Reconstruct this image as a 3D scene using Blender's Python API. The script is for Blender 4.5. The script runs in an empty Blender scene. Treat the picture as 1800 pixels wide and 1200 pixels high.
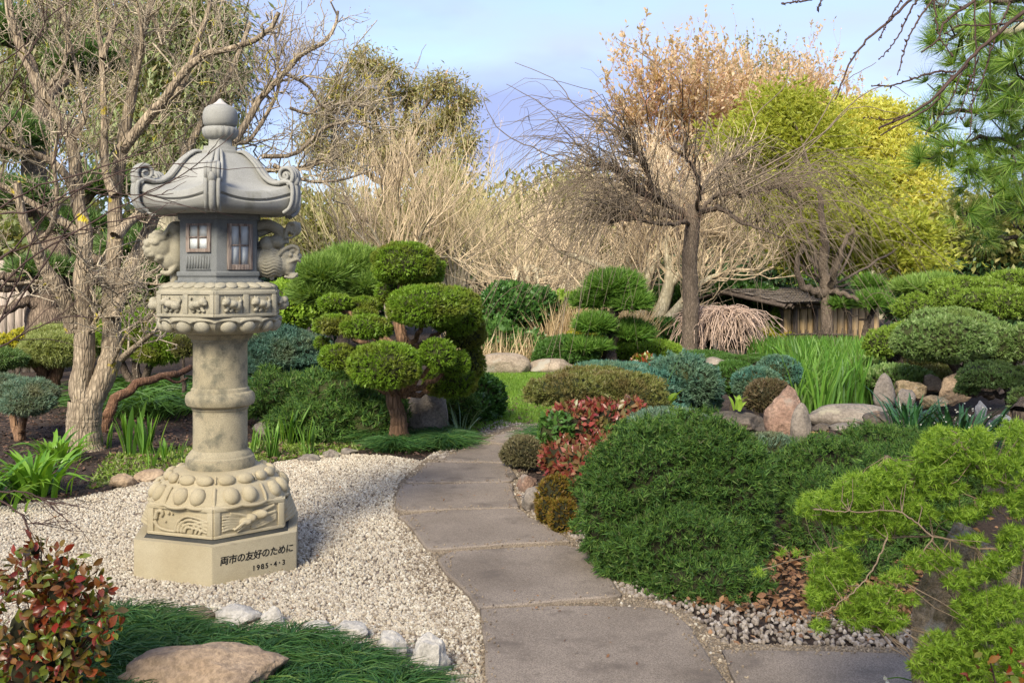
import bpy, math, random
import numpy as np
from mathutils import Vector, Matrix

# ------------------------------------------------------------------ camera, sky, sun, exposure
SC = bpy.context.scene
F = 1800.0; HY = 480.0; H = 1.6
cam_d = bpy.data.cameras.new("camera"); cam = bpy.data.objects.new("camera", cam_d)
SC.collection.objects.link(cam); SC.camera = cam
cam.location = (0, 0, H); cam.rotation_euler = (math.radians(90), 0, 0)
cam_d.sensor_width = 36; cam_d.lens = 36; cam_d.shift_y = -120 / 1800
cam_d.clip_start = 0.05; cam_d.clip_end = 900
SUN_EL = 36; SUN_AZ = -160        # the sun stands behind the camera, to the left
SUN_STR = 3.5; SKY_STR = 0.105; EXPO = 1.35
sd = Vector((math.sin(math.radians(SUN_AZ)) * math.cos(math.radians(SUN_EL)),
             math.cos(math.radians(SUN_AZ)) * math.cos(math.radians(SUN_EL)),
             math.sin(math.radians(SUN_EL))))          # towards the sun
W = bpy.data.worlds.new("World"); SC.world = W; W.use_nodes = True
nt = W.node_tree; nt.nodes.clear()
out = nt.nodes.new("ShaderNodeOutputWorld"); bg = nt.nodes.new("ShaderNodeBackground")
sky = nt.nodes.new("ShaderNodeTexSky"); sky.sky_type = 'NISHITA'; sky.sun_disc = False
sky.sun_elevation = math.radians(SUN_EL); sky.sun_rotation = math.radians(SUN_AZ % 360)
sky.air_density = 1.0; sky.dust_density = .6; sky.ozone_density = 2.6
tc = nt.nodes.new("ShaderNodeTexCoord"); mp = nt.nodes.new("ShaderNodeMapping")
mp.inputs['Scale'].default_value = (1.0, 1.0, 3.2); mp.inputs['Location'].default_value = (0.35, 0.2, 0.55)
nz = nt.nodes.new("ShaderNodeTexNoise"); nz.inputs['Scale'].default_value = 3.4
nz.inputs['Detail'].default_value = 6; nz.inputs['Roughness'].default_value = 0.52
cr = nt.nodes.new("ShaderNodeValToRGB")
cr.color_ramp.elements[0].position = 0.40; cr.color_ramp.elements[0].color = (.45, .45, .45, 1)
cr.color_ramp.elements[1].position = 0.68; cr.color_ramp.elements[1].color = (1, 1, 1, 1)
mx = nt.nodes.new("ShaderNodeMix"); mx.data_type = 'RGBA'
CLOUD = (2.6, 2.85, 4.0, 1)
mx.inputs[7].default_value = CLOUD
fm = nt.nodes.new("ShaderNodeMath"); fm.operation = 'MULTIPLY'; fm.inputs[1].default_value = 0.85
nt.links.new(tc.outputs['Generated'], mp.inputs[0]); nt.links.new(mp.outputs[0], nz.inputs['Vector'])
nt.links.new(nz.outputs['Fac'], cr.inputs[0]); nt.links.new(cr.outputs[0], fm.inputs[0])
nt.links.new(fm.outputs[0], mx.inputs[0]); nt.links.new(sky.outputs[0], mx.inputs[6])
# a soft grey-violet bank of cloud on top of the bright veil
nz2 = nt.nodes.new("ShaderNodeTexNoise"); nz2.inputs['Scale'].default_value = 2.6; nz2.inputs['Detail'].default_value = 5
mp2 = nt.nodes.new("ShaderNodeMapping"); mp2.inputs['Scale'].default_value = (1, 1, 2.6); mp2.inputs['Location'].default_value = (1.9, 0.4, 0.1)
cr2 = nt.nodes.new("ShaderNodeValToRGB")
cr2.color_ramp.elements[0].position = 0.42; cr2.color_ramp.elements[0].color = (0, 0, 0, 1)
cr2.color_ramp.elements[1].position = 0.64; cr2.color_ramp.elements[1].color = (.85, .85, .85, 1)
mx2 = nt.nodes.new("ShaderNodeMix"); mx2.data_type = 'RGBA'; mx2.inputs[7].default_value = (1.65, 1.95, 3.5, 1)
nt.links.new(tc.outputs['Generated'], mp2.inputs[0]); nt.links.new(mp2.outputs[0], nz2.inputs['Vector'])
nt.links.new(nz2.outputs['Fac'], cr2.inputs[0]); nt.links.new(cr2.outputs[0], mx2.inputs[0])
nt.links.new(mx.outputs[2], mx2.inputs[6]); nt.links.new(mx2.outputs[2], bg.inputs[0])
bg.inputs[1].default_value = SKY_STR; nt.links.new(bg.outputs[0], out.inputs[0])
sun_d = bpy.data.lights.new("sun", 'SUN'); sun = bpy.data.objects.new("sun", sun_d); SC.collection.objects.link(sun)
sun_d.energy = SUN_STR; sun_d.angle = math.radians(20); sun_d.color = (1.0, 0.90, 0.74)
sun.rotation_euler = sd.to_track_quat('Z', 'Y').to_euler(); sun.location = (-20, -20, 20)
SC.view_settings.view_transform = 'Standard'; SC.view_settings.look = 'None'
SC.view_settings.gamma = 1; SC.view_settings.use_curve_mapping = False; SC.view_settings.exposure = EXPO
SC.render.engine = 'CYCLES'
SC.cycles.max_bounces = 6; SC.cycles.diffuse_bounces = 3; SC.cycles.transmission_bounces = 4; SC.cycles.glossy_bounces = 2

# ------------------------------------------------------------------ helpers
def rs(seed): return np.random.RandomState(seed)
def G(px, py, z=0.0):
    Y = (H - z) * F / (py - HY); return (( px - 900) / F * Y, Y, z)
def P(px, py, Y): return np.array(((px - 900) / F * Y, Y, H - (py - HY) / F * Y))

def link(o, parent=None):
    SC.collection.objects.link(o)
    if parent is not None: o.parent = parent
    return o
def tag(o, label=None, cat=None, group=None, kind=None):
    if label: o["label"] = label
    if cat: o["category"] = cat
    if group: o["group"] = group
    if kind: o["kind"] = kind
    return o
def empty(name, loc=(0, 0, 0), label=None, cat=None, group=None, rz=0):
    o = bpy.data.objects.new(name, None); o.empty_display_size = .1
    o.location = loc; o.rotation_euler = (0, 0, rz); link(o); tag(o, label, cat, group)
    bpy.context.view_layer.update() if False else None
    return o
def rebase(o, parent):
    """give a mesh built in world space its place under a parent Empty that stands elsewhere"""
    o.parent = parent
    m = Matrix.Translation(parent.location) @ Matrix.Rotation(parent.rotation_euler.z, 4, 'Z')
    o.matrix_parent_inverse = m.inverted()
    return o

def make_mesh(name, pieces, mats, smooth=False):
    """pieces: list of (V (n,3), F (m,k), material index)"""
    Vs, loops, starts, tots, mi = [], [], [], [], []; off = 0; lo = 0
    for pc in pieces:
        V, Fc = np.asarray(pc[0], float).reshape(-1, 3), np.asarray(pc[1], int)
        k = pc[2] if len(pc) > 2 else 0
        if len(V) == 0 or len(Fc) == 0: continue
        Vs.append(V); loops.append((Fc + off).ravel()); n, s = Fc.shape
        starts.append(lo + np.arange(n) * s); tots.append(np.full(n, s)); mi.append(np.full(n, k))
        off += len(V); lo += n * s
    V = np.concatenate(Vs); L = np.concatenate(loops); S = np.concatenate(starts); T = np.concatenate(tots); M = np.concatenate(mi)
    me = bpy.data.meshes.new(name)
    me.vertices.add(len(V)); me.vertices.foreach_set("co", V.astype(np.float32).ravel())
    me.loops.add(len(L)); me.loops.foreach_set("vertex_index", L.astype(np.int32))
    me.polygons.add(len(S)); me.polygons.foreach_set("loop_start", S.astype(np.int32)); me.polygons.foreach_set("loop_total", T.astype(np.int32))
    me.polygons.foreach_set("material_index", M.astype(np.int32))
    if smooth: me.polygons.foreach_set("use_smooth", np.ones(len(S), bool))
    me.update(calc_edges=True)
    for m in (mats if isinstance(mats, (list, tuple)) else [mats]): me.materials.append(m)
    return me
def obj(name, pieces, mats, parent=None, smooth=False, bevel=0, loc=None):
    me = make_mesh(name, pieces, mats, smooth)
    o = bpy.data.objects.new(name, me); link(o)
    if loc is not None: o.location = loc
    if parent is not None: rebase(o, parent)
    if bevel:
        b = o.modifiers.new("b", 'BEVEL'); b.width = bevel; b.segments = 2; b.limit_method = 'ANGLE'
    return o

# --- templates
def T_(V, Fc): return np.array(V, float), np.array(Fc, int)
LEAF = T_([(0,0,0),(.28,.45,.07),(0,1,0),(-.28,.45,.07),(0,.45,-.02)], [(0,1,4),(1,2,4),(4,2,3),(0,4,3)])
BIGLEAF = T_([(0,0,0),(.19,.25,.06),(.26,.52,.07),(.15,.8,.02),(0,1,-.08),(-.15,.8,.02),(-.26,.52,.07),(-.19,.25,.06),(0,.25,0),(0,.52,.01),(0,.8,-.03)],
             [(0,1,8),(0,8,7),(1,2,9),(1,9,8),(8,9,7),(9,6,7),(2,3,10),(2,10,9),(9,10,6),(10,5,6),(3,4,10),(10,4,5)])
QUADLEAF = T_([(0,0,0),(.24,.5,.05),(0,1,0),(-.24,.5,.05)], [(0,1,2),(0,2,3)])
def tmpl_spray(n, seed, spread=.9, w=.09, flat=.35):
    r = rs(seed); V, Fc = [], []
    for i in range(n):
        a = r.uniform(-spread, spread); b = r.uniform(-spread, spread) * flat; L = r.uniform(.6, 1) * (1 - .3 * abs(a) / spread)
        d = np.array([math.sin(a), math.cos(a), math.sin(b)]); d /= np.linalg.norm(d)
        s = np.cross(d, [0, 0, 1]) if r.rand() < .5 else np.cross(d, [1, 0, 0]); s /= np.linalg.norm(s) + 1e-9
        b0 = np.array([0, r.uniform(0, .35), 0]); k = len(V)
        V += [b0 - s * w, b0 + s * w * 1.1, b0 + d * L]
        Fc += [(k, k + 1, k + 2)]
    return T_(V, Fc)
def tmpl_tuft(n, seed, cone=1.2, w=.02, droop=0.0, minl=.75):
    r = rs(seed); V, Fc = [], []
    for i in range(n):
        a = r.uniform(0, 2 * math.pi); t = math.sqrt(r.rand()) * cone; L = r.uniform(minl, 1)
        d = np.array([math.sin(t) * math.cos(a), math.cos(t), math.sin(t) * math.sin(a)])
        s = np.cross(d, r.randn(3)); s /= np.linalg.norm(s); k = len(V)
        V += [-s * w * .75, s * w * .75, d * L]
        Fc += [(k, k + 1, k + 2)]
    return T_(V, Fc)
SPRAY = [tmpl_spray(6, s) for s in (1, 2, 3)]
SPRAY_FINE = [tmpl_spray(7, s, 1.1, .068, .8) for s in (4, 5, 6)]
TUFT = [tmpl_tuft(42, s, 1.35, .022) for s in (7, 8)]
TUFT_S = [tmpl_tuft(11, s, 1.1, .075) for s in (9, 10)]
ROSETTE = [tmpl_tuft(19, s, 1.6, .085, minl=.6) for s in (11, 12, 13)]
TWIGGY = [tmpl_spray(5, s, .8, .035, .9) for s in (14, 15)]

def norm(a): return a / (np.linalg.norm(a, axis=-1, keepdims=True) + 1e-9)
def frames(d, n, roll=None):
    """rotation matrices whose columns are x, y=d, z~n"""
    y = norm(d); x = norm(np.cross(y, n)); z = np.cross(x, y)
    if roll is not None:
        c, s = np.cos(roll)[:, None], np.sin(roll)[:, None]
        x, z = x * c + z * s, -x * s + z * c
    return np.stack([x, y, z], axis=2)
def scatter(T, Pn, R, S):
    V0, F0 = T; S = np.asarray(S, float)
    if S.ndim == 1: S = S[:, None] * np.ones(3)
    V = np.einsum('nij,nkj->nki', R, V0[None] * S[:, None, :]) + Pn[:, None, :]
    n = len(Pn)
    Fa = F0[None] + (np.arange(n) * len(V0))[:, None, None]
    return V.reshape(-1, 3), Fa.reshape(-1, F0.shape[1])
def scatter_multi(Ts, Pn, R, S, mi=0):
    out = []; k = len(Ts)
    S = np.asarray(S)
    for i in range(k):
        if len(Pn[i::k]): out.append(scatter(Ts[i], Pn[i::k], R[i::k], S[i::k]) + (mi,))
    return out
def wob(D, seed, f=3.0, n=5):
    r = rs(seed); v = np.zeros(len(D))
    for i in range(n):
        k = r.randn(3) * f * (1 + .5 * i); v += np.sin(D @ k + r.uniform(0, 6.28)) / (1 + .55 * i)
    return v / 1.8
def sphere_dirs(n, r):
    d = r.randn(n, 3); return norm(d)
_ico = {}
def ico(sub):
    if sub in _ico: return _ico[sub]
    import bmesh
    bm = bmesh.new(); bmesh.ops.create_icosphere(bm, subdivisions=sub, radius=1)
    V = np.array([v.co[:] for v in bm.verts]); Fc = np.array([[v.index for v in f.verts] for f in bm.faces]); bm.free()
    _ico[sub] = (V, Fc); return _ico[sub]

def lobe_shape(D, seed, noise, flat):
    r = 1 + noise * wob(D, seed, 2.2)
    z = D[:, 2]
    s = np.where(z < 0, flat, 1.0)
    # superellipsoid: fuller shoulders than a sphere
    fl = 1 + .10 * (1 - np.abs(z)) * np.abs(z) * 4 * .5
    Q = D * (r * fl)[:, None]; Q[:, 2] *= s
    return Q
def lobes_px(L):
    """(px,py,rx,ry,Y[,depth ratio]) -> centres and radii"""
    out = []
    for l in L:
        px, py, rx, ry, Y = l[:5]; dr = l[5] if len(l) > 5 else .9
        out.append((P(px, py, Y), np.array([rx / F * Y, rx / F * Y * dr, ry / F * Y])))
    return out
def foliage_pieces(lobes, seed, size, dens, tm, up=.35, jit=.45, noise=.08, flat=.75, depth=.12, core=.86, core_mi=1, back=.45, flatleaf=False, szvar=.35, tang=0.0, clump=None, camp=.05, thin=.55):
    """sprigs spread through the outer shell of a set of lobes, plus the twiggy mass inside them"""
    r = rs(seed); PP, NN = [], []; pieces = []
    for li, (c, rad) in enumerate(lobes):
        a, b, cc = rad; p = 1.6
        area = 4 * math.pi * (((a*b)**p + (a*cc)**p + (b*cc)**p) / 3) ** (1/p)
        n = int(area * dens * .82); D = sphere_dirs(n, r)
        keep = (r.rand(n) < np.where(D[:, 1] > .35, back, 1)) & ((D[:, 2] > -.75) | (r.rand(n) < .35))
        D = D[keep]; Q = lobe_shape(D, seed * 7 + li, noise, flat)
        if clump:
            cw = wob(D * rad / rad.mean(), seed * 3 + li, 3.2 * rad.mean() / clump, 4); Q = Q * (1 + camp * cw / max(.2, rad.mean()) * .45)[:, None]
            kp = r.rand(len(D)) > np.clip(-cw * 1.3 - .1, 0, 1) * thin; D, Q = D[kp], Q[kp]
        dd = 1 - depth * r.rand(len(D)) ** 1.5
        nn = norm(D / rad); X = c + Q * rad * dd[:, None]
        ok = np.ones(len(X), bool)
        for lj, (c2, rad2) in enumerate(lobes):
            if lj != li: ok &= (((X - c2) / rad2) ** 2).sum(1) > .72
        PP.append(X[ok]); NN.append(nn[ok])
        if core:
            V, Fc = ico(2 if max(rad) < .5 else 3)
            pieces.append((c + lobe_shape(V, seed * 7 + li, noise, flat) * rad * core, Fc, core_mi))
    X = np.concatenate(PP); N = np.concatenate(NN)
    d = norm(N + np.array([0, 0, up]) + r.randn(len(X), 3) * jit)
    if tang: d = norm(d - N * tang)
    nrm = N + r.randn(len(X), 3) * .35 if flatleaf else r.randn(len(X), 3)
    R = frames(d, nrm)
    S = size * 1.08 * (1 + szvar * (r.rand(len(X)) * 2 - 1))
    return scatter_multi(tm, X - d * S[:, None] * .35, R, S) + pieces

# --- tubes
def tubes(Pn, Rn, sides=6, cap=True):
    """Pn (N,k,3), Rn (N,k)"""
    N, k, _ = Pn.shape
    t = np.zeros_like(Pn); t[:, 1:-1] = Pn[:, 2:] - Pn[:, :-2]; t[:, 0] = Pn[:, 1] - Pn[:, 0]; t[:, -1] = Pn[:, -1] - Pn[:, -2]
    t = norm(t); ref = np.zeros((N, 3)); m = norm(Pn[:, -1] - Pn[:, 0])
    ref[np.arange(N), np.argmin(np.abs(m), axis=1)] = 1
    x = norm(np.cross(t, ref[:, None, :])); y = np.cross(t, x)
    a = np.arange(sides) / sides * 2 * math.pi
    V = Pn[:, :, None, :] + Rn[:, :, None, None] * (x[:, :, None, :] * np.cos(a)[None, None, :, None] + y[:, :, None, :] * np.sin(a)[None, None, :, None])
    i = np.arange(k - 1)[:, None] * sides; j = np.arange(sides)[None, :]; j2 = (j + 1) % sides
    q = np.stack([i + j, i + j2, i + sides + j2, i + sides + j], axis=2).reshape(-1, 4)
    Fc = (q[None] + (np.arange(N) * k * sides)[:, None, None]).reshape(-1, 4)
    return V.reshape(-1, 3), Fc
def resample(pts, n):
    pts = np.asarray(pts, float)
    if len(pts) == 2: return pts[0] + (pts[1] - pts[0]) * np.linspace(0, 1, n)[:, None]
    # catmull-rom
    Q = np.vstack([2 * pts[0] - pts[1], pts, 2 * pts[-1] - pts[-2]]); m = len(pts) - 1
    u = np.linspace(0, m - 1e-6, n); i = u.astype(int); t = (u - i)[:, None]
    p0, p1, p2, p3 = Q[i], Q[i + 1], Q[i + 2], Q[i + 3]
    return .5 * (2 * p1 + (p2 - p0) * t + (2 * p0 - 5 * p1 + 4 * p2 - p3) * t * t + (3 * p1 - p0 - 3 * p2 + p3) * t ** 3)
def limb(pts, r0, r1, sides=8, n=None, seed=0, wig=.0, flare=0, knob=0, rough=0):
    n = n or max(6, len(pts) * 4); Q = resample(pts, n); r = rs(seed)
    if wig: Q[1:-1] += r.randn(n - 2, 3) * wig
    R = np.linspace(r0, r1, n)
    if knob: R = R * (1 + knob * 1.6 * np.convolve(r.randn(n + 6), np.ones(7) / 7 * 1.6, 'valid'))
    if flare: R = R * (1 + flare * np.exp(-np.arange(n) / n * 14))
    V, Fc = tubes(Q[None], R[None], sides)
    if rough:
        C_ = np.repeat(Q, sides, axis=0); rr_ = np.repeat(R, sides)[:, None]; V = C_ + (V - C_) * (1 + rough * wob(V * [1, 1, .3], seed + 3, 7)[:, None] + rough * .6 * wob(V * [1, 1, .12], seed + 5, 24)[:, None])
    return (V, Fc), Q, R
def shoots(p0, d0, L, bend, k=5, wig=.03, r=None):
    """N curved shoots: p0 + d0 L t + bend L t^2"""
    t = np.linspace(0, 1, k)[None, :, None]
    Q = p0[:, None, :] + d0[:, None, :] * L[:, None, None] * t + bend[:, None, :] * L[:, None, None] * t ** 2
    if wig and r is not None:
        J = r.randn(*Q.shape) * wig * L[:, None, None]; J[:, 0] = 0; Q = Q + J
    return Q
def pick(Qs, r, n, lo=0.15, hi=1.0, w=None):
    """random points and tangents on polylines Qs (N,k,3)"""
    N, k, _ = Qs.shape; i = r.choice(N, n, p=w); u = r.uniform(lo, hi, n) * (k - 1); j = np.minimum(u.astype(int), k - 2); f = (u - j)[:, None]
    a, b = Qs[i, j], Qs[i, j + 1]
    return a + (b - a) * f, norm(b - a)
def uni(Ql, k=8): return np.stack([resample(q, k) for q in Ql])
def perp(d, r):
    v = np.cross(d, r.randn(*d.shape)); return norm(v)

# --- simple solids
def box(cx, cy, cz, sx, sy, sz, R=None):
    V = np.array([(x, y, z) for x in (-.5, .5) for y in (-.5, .5) for z in (-.5, .5)]) * (sx, sy, sz)
    if R is not None: V = V @ np.array(R).T
    V = V + (cx, cy, cz)
    return V, np.array([(0,1,3,2),(4,6,7,5),(0,4,5,1),(2,3,7,6),(0,2,6,4),(1,5,7,3)])
def prism(poly, z0, z1):
    n = len(poly); V = [(x, y, z0) for x, y in poly] + [(x, y, z1) for x, y in poly]
    sid = [(i, (i + 1) % n, n + (i + 1) % n, n + i) for i in range(n)]
    return [(V, sid), (V, [list(range(n))[::-1]]), (V, [list(range(n, 2 * n))])]
def lathe(prof, seg=64, fn=None):
    prof = np.array(prof, float); a = np.arange(seg) / seg * 2 * math.pi; k = len(prof)
    r = prof[:, 0][:, None] * np.ones(seg)[None]
    if fn is not None: r = r * fn(a[None, :], prof[:, 1][:, None])
    V = np.stack([r * np.cos(a), r * np.sin(a), prof[:, 1][:, None] + 0 * r], 2).reshape(-1, 3)
    i = np.arange(k - 1)[:, None] * seg; j = np.arange(seg)[None]; j2 = (j + 1) % seg
    Fc = np.stack([i + j, i + j2, i + seg + j2, i + seg + j], 2).reshape(-1, 4)
    return V, Fc
def inside(X, poly):
    x, y = X[:, 0], X[:, 1]; c = np.zeros(len(X), bool); n = len(poly)
    for i in range(n):
        x1, y1 = poly[i][:2]; x2, y2 = poly[(i + 1) % n][:2]
        m = ((y1 > y) != (y2 > y)) & (x < (x2 - x1) * (y - y1) / (y2 - y1 + 1e-12) + x1); c ^= m
    return c
def in_poly(poly, n, r):
    poly = np.array(poly)[:, :2]; lo, hi = poly.min(0), poly.max(0); X = r.uniform(0, 1, (n * 3, 2)) * (hi - lo) + lo
    return X[inside(X, poly)][:n]

# ------------------------------------------------------------------ materials
def newmat(name):
    m = bpy.data.materials.new(name); m.use_nodes = True; t = m.node_tree; t.nodes.clear()
    o = t.nodes.new("ShaderNodeOutputMaterial"); return m, t, o
def N_(t, typ, **kw):
    n = t.nodes.new(typ)
    for k, v in kw.items():
        if k.startswith('i_'): n.inputs[k[2:].replace('_', ' ')].default_value = v
        else: setattr(n, k, v)
    return n
def ramp(t, cols):
    c = t.nodes.new("ShaderNodeValToRGB"); e = c.color_ramp.elements
    while len(e) < len(cols): e.new(0.5)
    for i, (p, col) in enumerate(cols): e[i].position = p; e[i].color = (*col, 1)
    return c
def mixc(t, fac, a, b, mode='MIX'):
    m = t.nodes.new("ShaderNodeMix"); m.data_type = 'RGBA'; m.blend_type = mode
    for s, v in ((0, fac), (6, a), (7, b)):
        if hasattr(v, 'links') or hasattr(v, 'is_linked'): t.links.new(v, m.inputs[s])
        else: m.inputs[s].default_value = v if s == 0 else (*v, 1)
    return m.outputs[2]
def leafmat(name, cols, tr=.35, rough=.5, patch=None, pscale=1.2, spec=.35):
    m, t, o = newmat(name)
    g = N_(t, "ShaderNodeNewGeometry"); oi = N_(t, "ShaderNodeObjectInfo")
    ad = N_(t, "ShaderNodeMath", operation='ADD'); t.links.new(g.outputs['Random Per Island'], ad.inputs[0]); t.links.new(oi.outputs['Random'], ad.inputs[1])
    fr = N_(t, "ShaderNodeMath", operation='FRACT'); t.links.new(ad.outputs[0], fr.inputs[0])
    k = len(cols); rp = ramp(t, [((i + .0) / max(1, k - 1), c) for i, c in enumerate(cols)]); t.links.new(fr.outputs[0], rp.inputs[0])
    col = rp.outputs[0]
    if patch:
        tcn = N_(t, "ShaderNodeTexCoord"); nz = N_(t, "ShaderNodeTexNoise", i_Scale=pscale, i_Detail=3.0); t.links.new(tcn.outputs['Object'], nz.inputs['Vector'])
        rr = ramp(t, [(.45, (0, 0, 0)), (.65, (1, 1, 1))]); t.links.new(nz.outputs['Fac'], rr.inputs[0])
        col = mixc(t, rr.outputs[0], col, patch)
    b = N_(t, "ShaderNodeBsdfPrincipled", i_Roughness=rough); b.inputs['Specular IOR Level'].default_value = spec
    t.links.new(col, b.inputs['Base Color'])
    tl = N_(t, "ShaderNodeBsdfTranslucent"); t.links.new(mixc(t, 1.0, col, (1.25, 1.15, .5), 'MULTIPLY'), tl.inputs[0])
    ms = N_(t, "ShaderNodeMixShader"); ms.inputs[0].default_value = tr
    t.links.new(b.outputs[0], ms.inputs[1]); t.links.new(tl.outputs[0], ms.inputs[2]); t.links.new(ms.outputs[0], o.inputs[0])
    return m
def barkmat(name, c1, c2, scale=14, stretch=.22, bump=.5, lichen=None, rough=.9, lthr=.62):
    m, t, o = newmat(name); tcn = N_(t, "ShaderNodeTexCoord"); mpn = N_(t, "ShaderNodeMapping"); mpn.inputs['Scale'].default_value = (1, 1, stretch)
    t.links.new(tcn.outputs['Object'], mpn.inputs[0])
    nz = N_(t, "ShaderNodeTexNoise", i_Scale=float(scale), i_Detail=6.0, i_Roughness=.65, i_Distortion=.6); t.links.new(mpn.outputs[0], nz.inputs['Vector'])
    vo = N_(t, "ShaderNodeTexVoronoi", i_Scale=float(scale) * 1.6, feature='DISTANCE_TO_EDGE'); t.links.new(mpn.outputs[0], vo.inputs['Vector'])
    vr = ramp(t, [(0.0, (0, 0, 0)), (.22, (1, 1, 1))]); t.links.new(vo.outputs['Distance'], vr.inputs[0])
    rp = ramp(t, [(.32, c1), (.62, c2)]); t.links.new(nz.outputs['Fac'], rp.inputs[0])
    col = mixc(t, .55, rp.outputs[0], mixc(t, vr.outputs[0], tuple(x * .35 for x in c1), rp.outputs[0]))
    if lichen:
        n2 = N_(t, "ShaderNodeTexNoise", i_Scale=5.0, i_Detail=5.0); t.links.new(tcn.outputs['Object'], n2.inputs['Vector'])
        r2 = ramp(t, [(lthr, (0, 0, 0)), (lthr + .05, (1, 1, 1))]); t.links.new(n2.outputs['Fac'], r2.inputs[0]); col = mixc(t, r2.outputs[0], col, lichen)
    b = N_(t, "ShaderNodeBsdfPrincipled", i_Roughness=rough); b.inputs['Specular IOR Level'].default_value = .2
    t.links.new(col, b.inputs['Base Color'])
    hm = N_(t, "ShaderNodeMath", operation='MULTIPLY'); t.links.new(vr.outputs[0], hm.inputs[0]); t.links.new(nz.outputs['Fac'], hm.inputs[1])
    bp = N_(t, "ShaderNodeBump", i_Strength=bump, i_Distance=.02); t.links.new(hm.outputs[0], bp.inputs['Height']); t.links.new(bp.outputs[0], b.inputs['Normal'])
    t.links.new(b.outputs[0], o.inputs[0]); return m
def stonemat(name, c1, c2, dark, speck=220, sp=.35, blot=3.0, blotthr=.56, bump=.25, rough=.85, bdist=.004, lichen=None, crack=0, island=0.0):
    m, t, o = newmat(name); tcn = N_(t, "ShaderNodeTexCoord")
    n1 = N_(t, "ShaderNodeTexNoise", i_Scale=float(blot), i_Detail=7.0, i_Roughness=.6); t.links.new(tcn.outputs['Object'], n1.inputs['Vector'])
    rp = ramp(t, [(.35, c1), (.62, c2)]); t.links.new(n1.outputs['Fac'], rp.inputs[0])
    n2 = N_(t, "ShaderNodeTexNoise", i_Scale=float(speck), i_Detail=3.0, i_Roughness=.7); t.links.new(tcn.outputs['Object'], n2.inputs['Vector'])
    r2 = ramp(t, [(.38, (1 - sp,) * 3), (.6, (1 + sp * .3,) * 3)]); t.links.new(n2.outputs['Fac'], r2.inputs[0])
    col = mixc(t, 1.0, rp.outputs[0], r2.outputs[0], 'MULTIPLY')
    n3 = N_(t, "ShaderNodeTexNoise", i_Scale=float(blot) * 2.3, i_Detail=8.0, i_Roughness=.7); mp3 = N_(t, "ShaderNodeMapping"); mp3.inputs['Location'].default_value = (3, 7, 1)
    t.links.new(tcn.outputs['Object'], mp3.inputs[0]); t.links.new(mp3.outputs[0], n3.inputs['Vector'])
    r3 = ramp(t, [(blotthr, (0, 0, 0)), (blotthr + .14, (.8, .8, .8))]); t.links.new(n3.outputs['Fac'], r3.inputs[0])
    col = mixc(t, r3.outputs[0], col, dark)
    if lichen:
        n4 = N_(t, "ShaderNodeTexNoise", i_Scale=float(blot) * 1.7, i_Detail=6.0); mp4 = N_(t, "ShaderNodeMapping"); mp4.inputs['Location'].default_value = (9, 2, 5)
        t.links.new(tcn.outputs['Object'], mp4.inputs[0]); t.links.new(mp4.outputs[0], n4.inputs['Vector'])
        r4 = ramp(t, [(.58, (0, 0, 0)), (.64, (.8, .8, .8))]); t.links.new(n4.outputs['Fac'], r4.inputs[0]); col = mixc(t, r4.outputs[0], col, lichen)
    if island:
        g = N_(t, "ShaderNodeNewGeometry"); oi = N_(t, "ShaderNodeObjectInfo")
        ad = N_(t, "ShaderNodeMath", operation='ADD'); t.links.new(g.outputs['Random Per Island'], ad.inputs[0]); t.links.new(oi.outputs['Random'], ad.inputs[1])
        fr = N_(t, "ShaderNodeMath", operation='FRACT'); t.links.new(ad.outputs[0], fr.inputs[0])
        ri = ramp(t, [(0, (1 - island,) * 3), (1, (1 + island * .5,) * 3)]); t.links.new(fr.outputs[0], ri.inputs[0]); col = mixc(t, 1.0, col, ri.outputs[0], 'MULTIPLY')
    b = N_(t, "ShaderNodeBsdfPrincipled", i_Roughness=rough); b.inputs['Specular IOR Level'].default_value = .3
    t.links.new(col, b.inputs['Base Color'])
    hs = N_(t, "ShaderNodeMath", operation='MULTIPLY_ADD'); hs.inputs[1].default_value = .5
    t.links.new(n2.outputs['Fac'], hs.inputs[0]); t.links.new(n3.outputs['Fac'], hs.inputs[2])
    bp = N_(t, "ShaderNodeBump", i_Strength=bump, i_Distance=bdist); t.links.new(hs.outputs[0], bp.inputs['Height']); t.links.new(bp.outputs[0], b.inputs['Normal'])
    t.links.new(b.outputs[0], o.inputs[0]); return m
def plainmat(name, col, rough=.8):
    m, t, o = newmat(name); b = N_(t, "ShaderNodeBsdfPrincipled", i_Roughness=rough); b.inputs['Specular IOR Level'].default_value = .12
    tcn = N_(t, "ShaderNodeTexCoord"); nz = N_(t, "ShaderNodeTexNoise", i_Scale=9.0, i_Detail=5.0); t.links.new(tcn.outputs['Object'], nz.inputs['Vector'])
    rp = ramp(t, [(.3, tuple(c * .7 for c in col)), (.7, tuple(min(1, c * 1.2) for c in col))]); t.links.new(nz.outputs['Fac'], rp.inputs[0])
    t.links.new(rp.outputs[0], b.inputs['Base Color']); t.links.new(b.outputs[0], o.inputs[0]); return m
def pebblemat(name, cols, rough=.7):
    m, t, o = newmat(name); oi = N_(t, "ShaderNodeObjectInfo"); g = N_(t, "ShaderNodeNewGeometry")
    ad = N_(t, "ShaderNodeMath", operation='ADD'); t.links.new(g.outputs['Random Per Island'], ad.inputs[0]); t.links.new(oi.outputs['Random'], ad.inputs[1])
    fr = N_(t, "ShaderNodeMath", operation='FRACT'); t.links.new(ad.outputs[0], fr.inputs[0])
    k = len(cols); rp = ramp(t, [(i / (k - 1), c) for i, c in enumerate(cols)]); t.links.new(fr.outputs[0], rp.inputs[0])
    b = N_(t, "ShaderNodeBsdfPrincipled", i_Roughness=rough); t.links.new(rp.outputs[0], b.inputs['Base Color']); t.links.new(b.outputs[0], o.inputs[0]); return m

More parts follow.
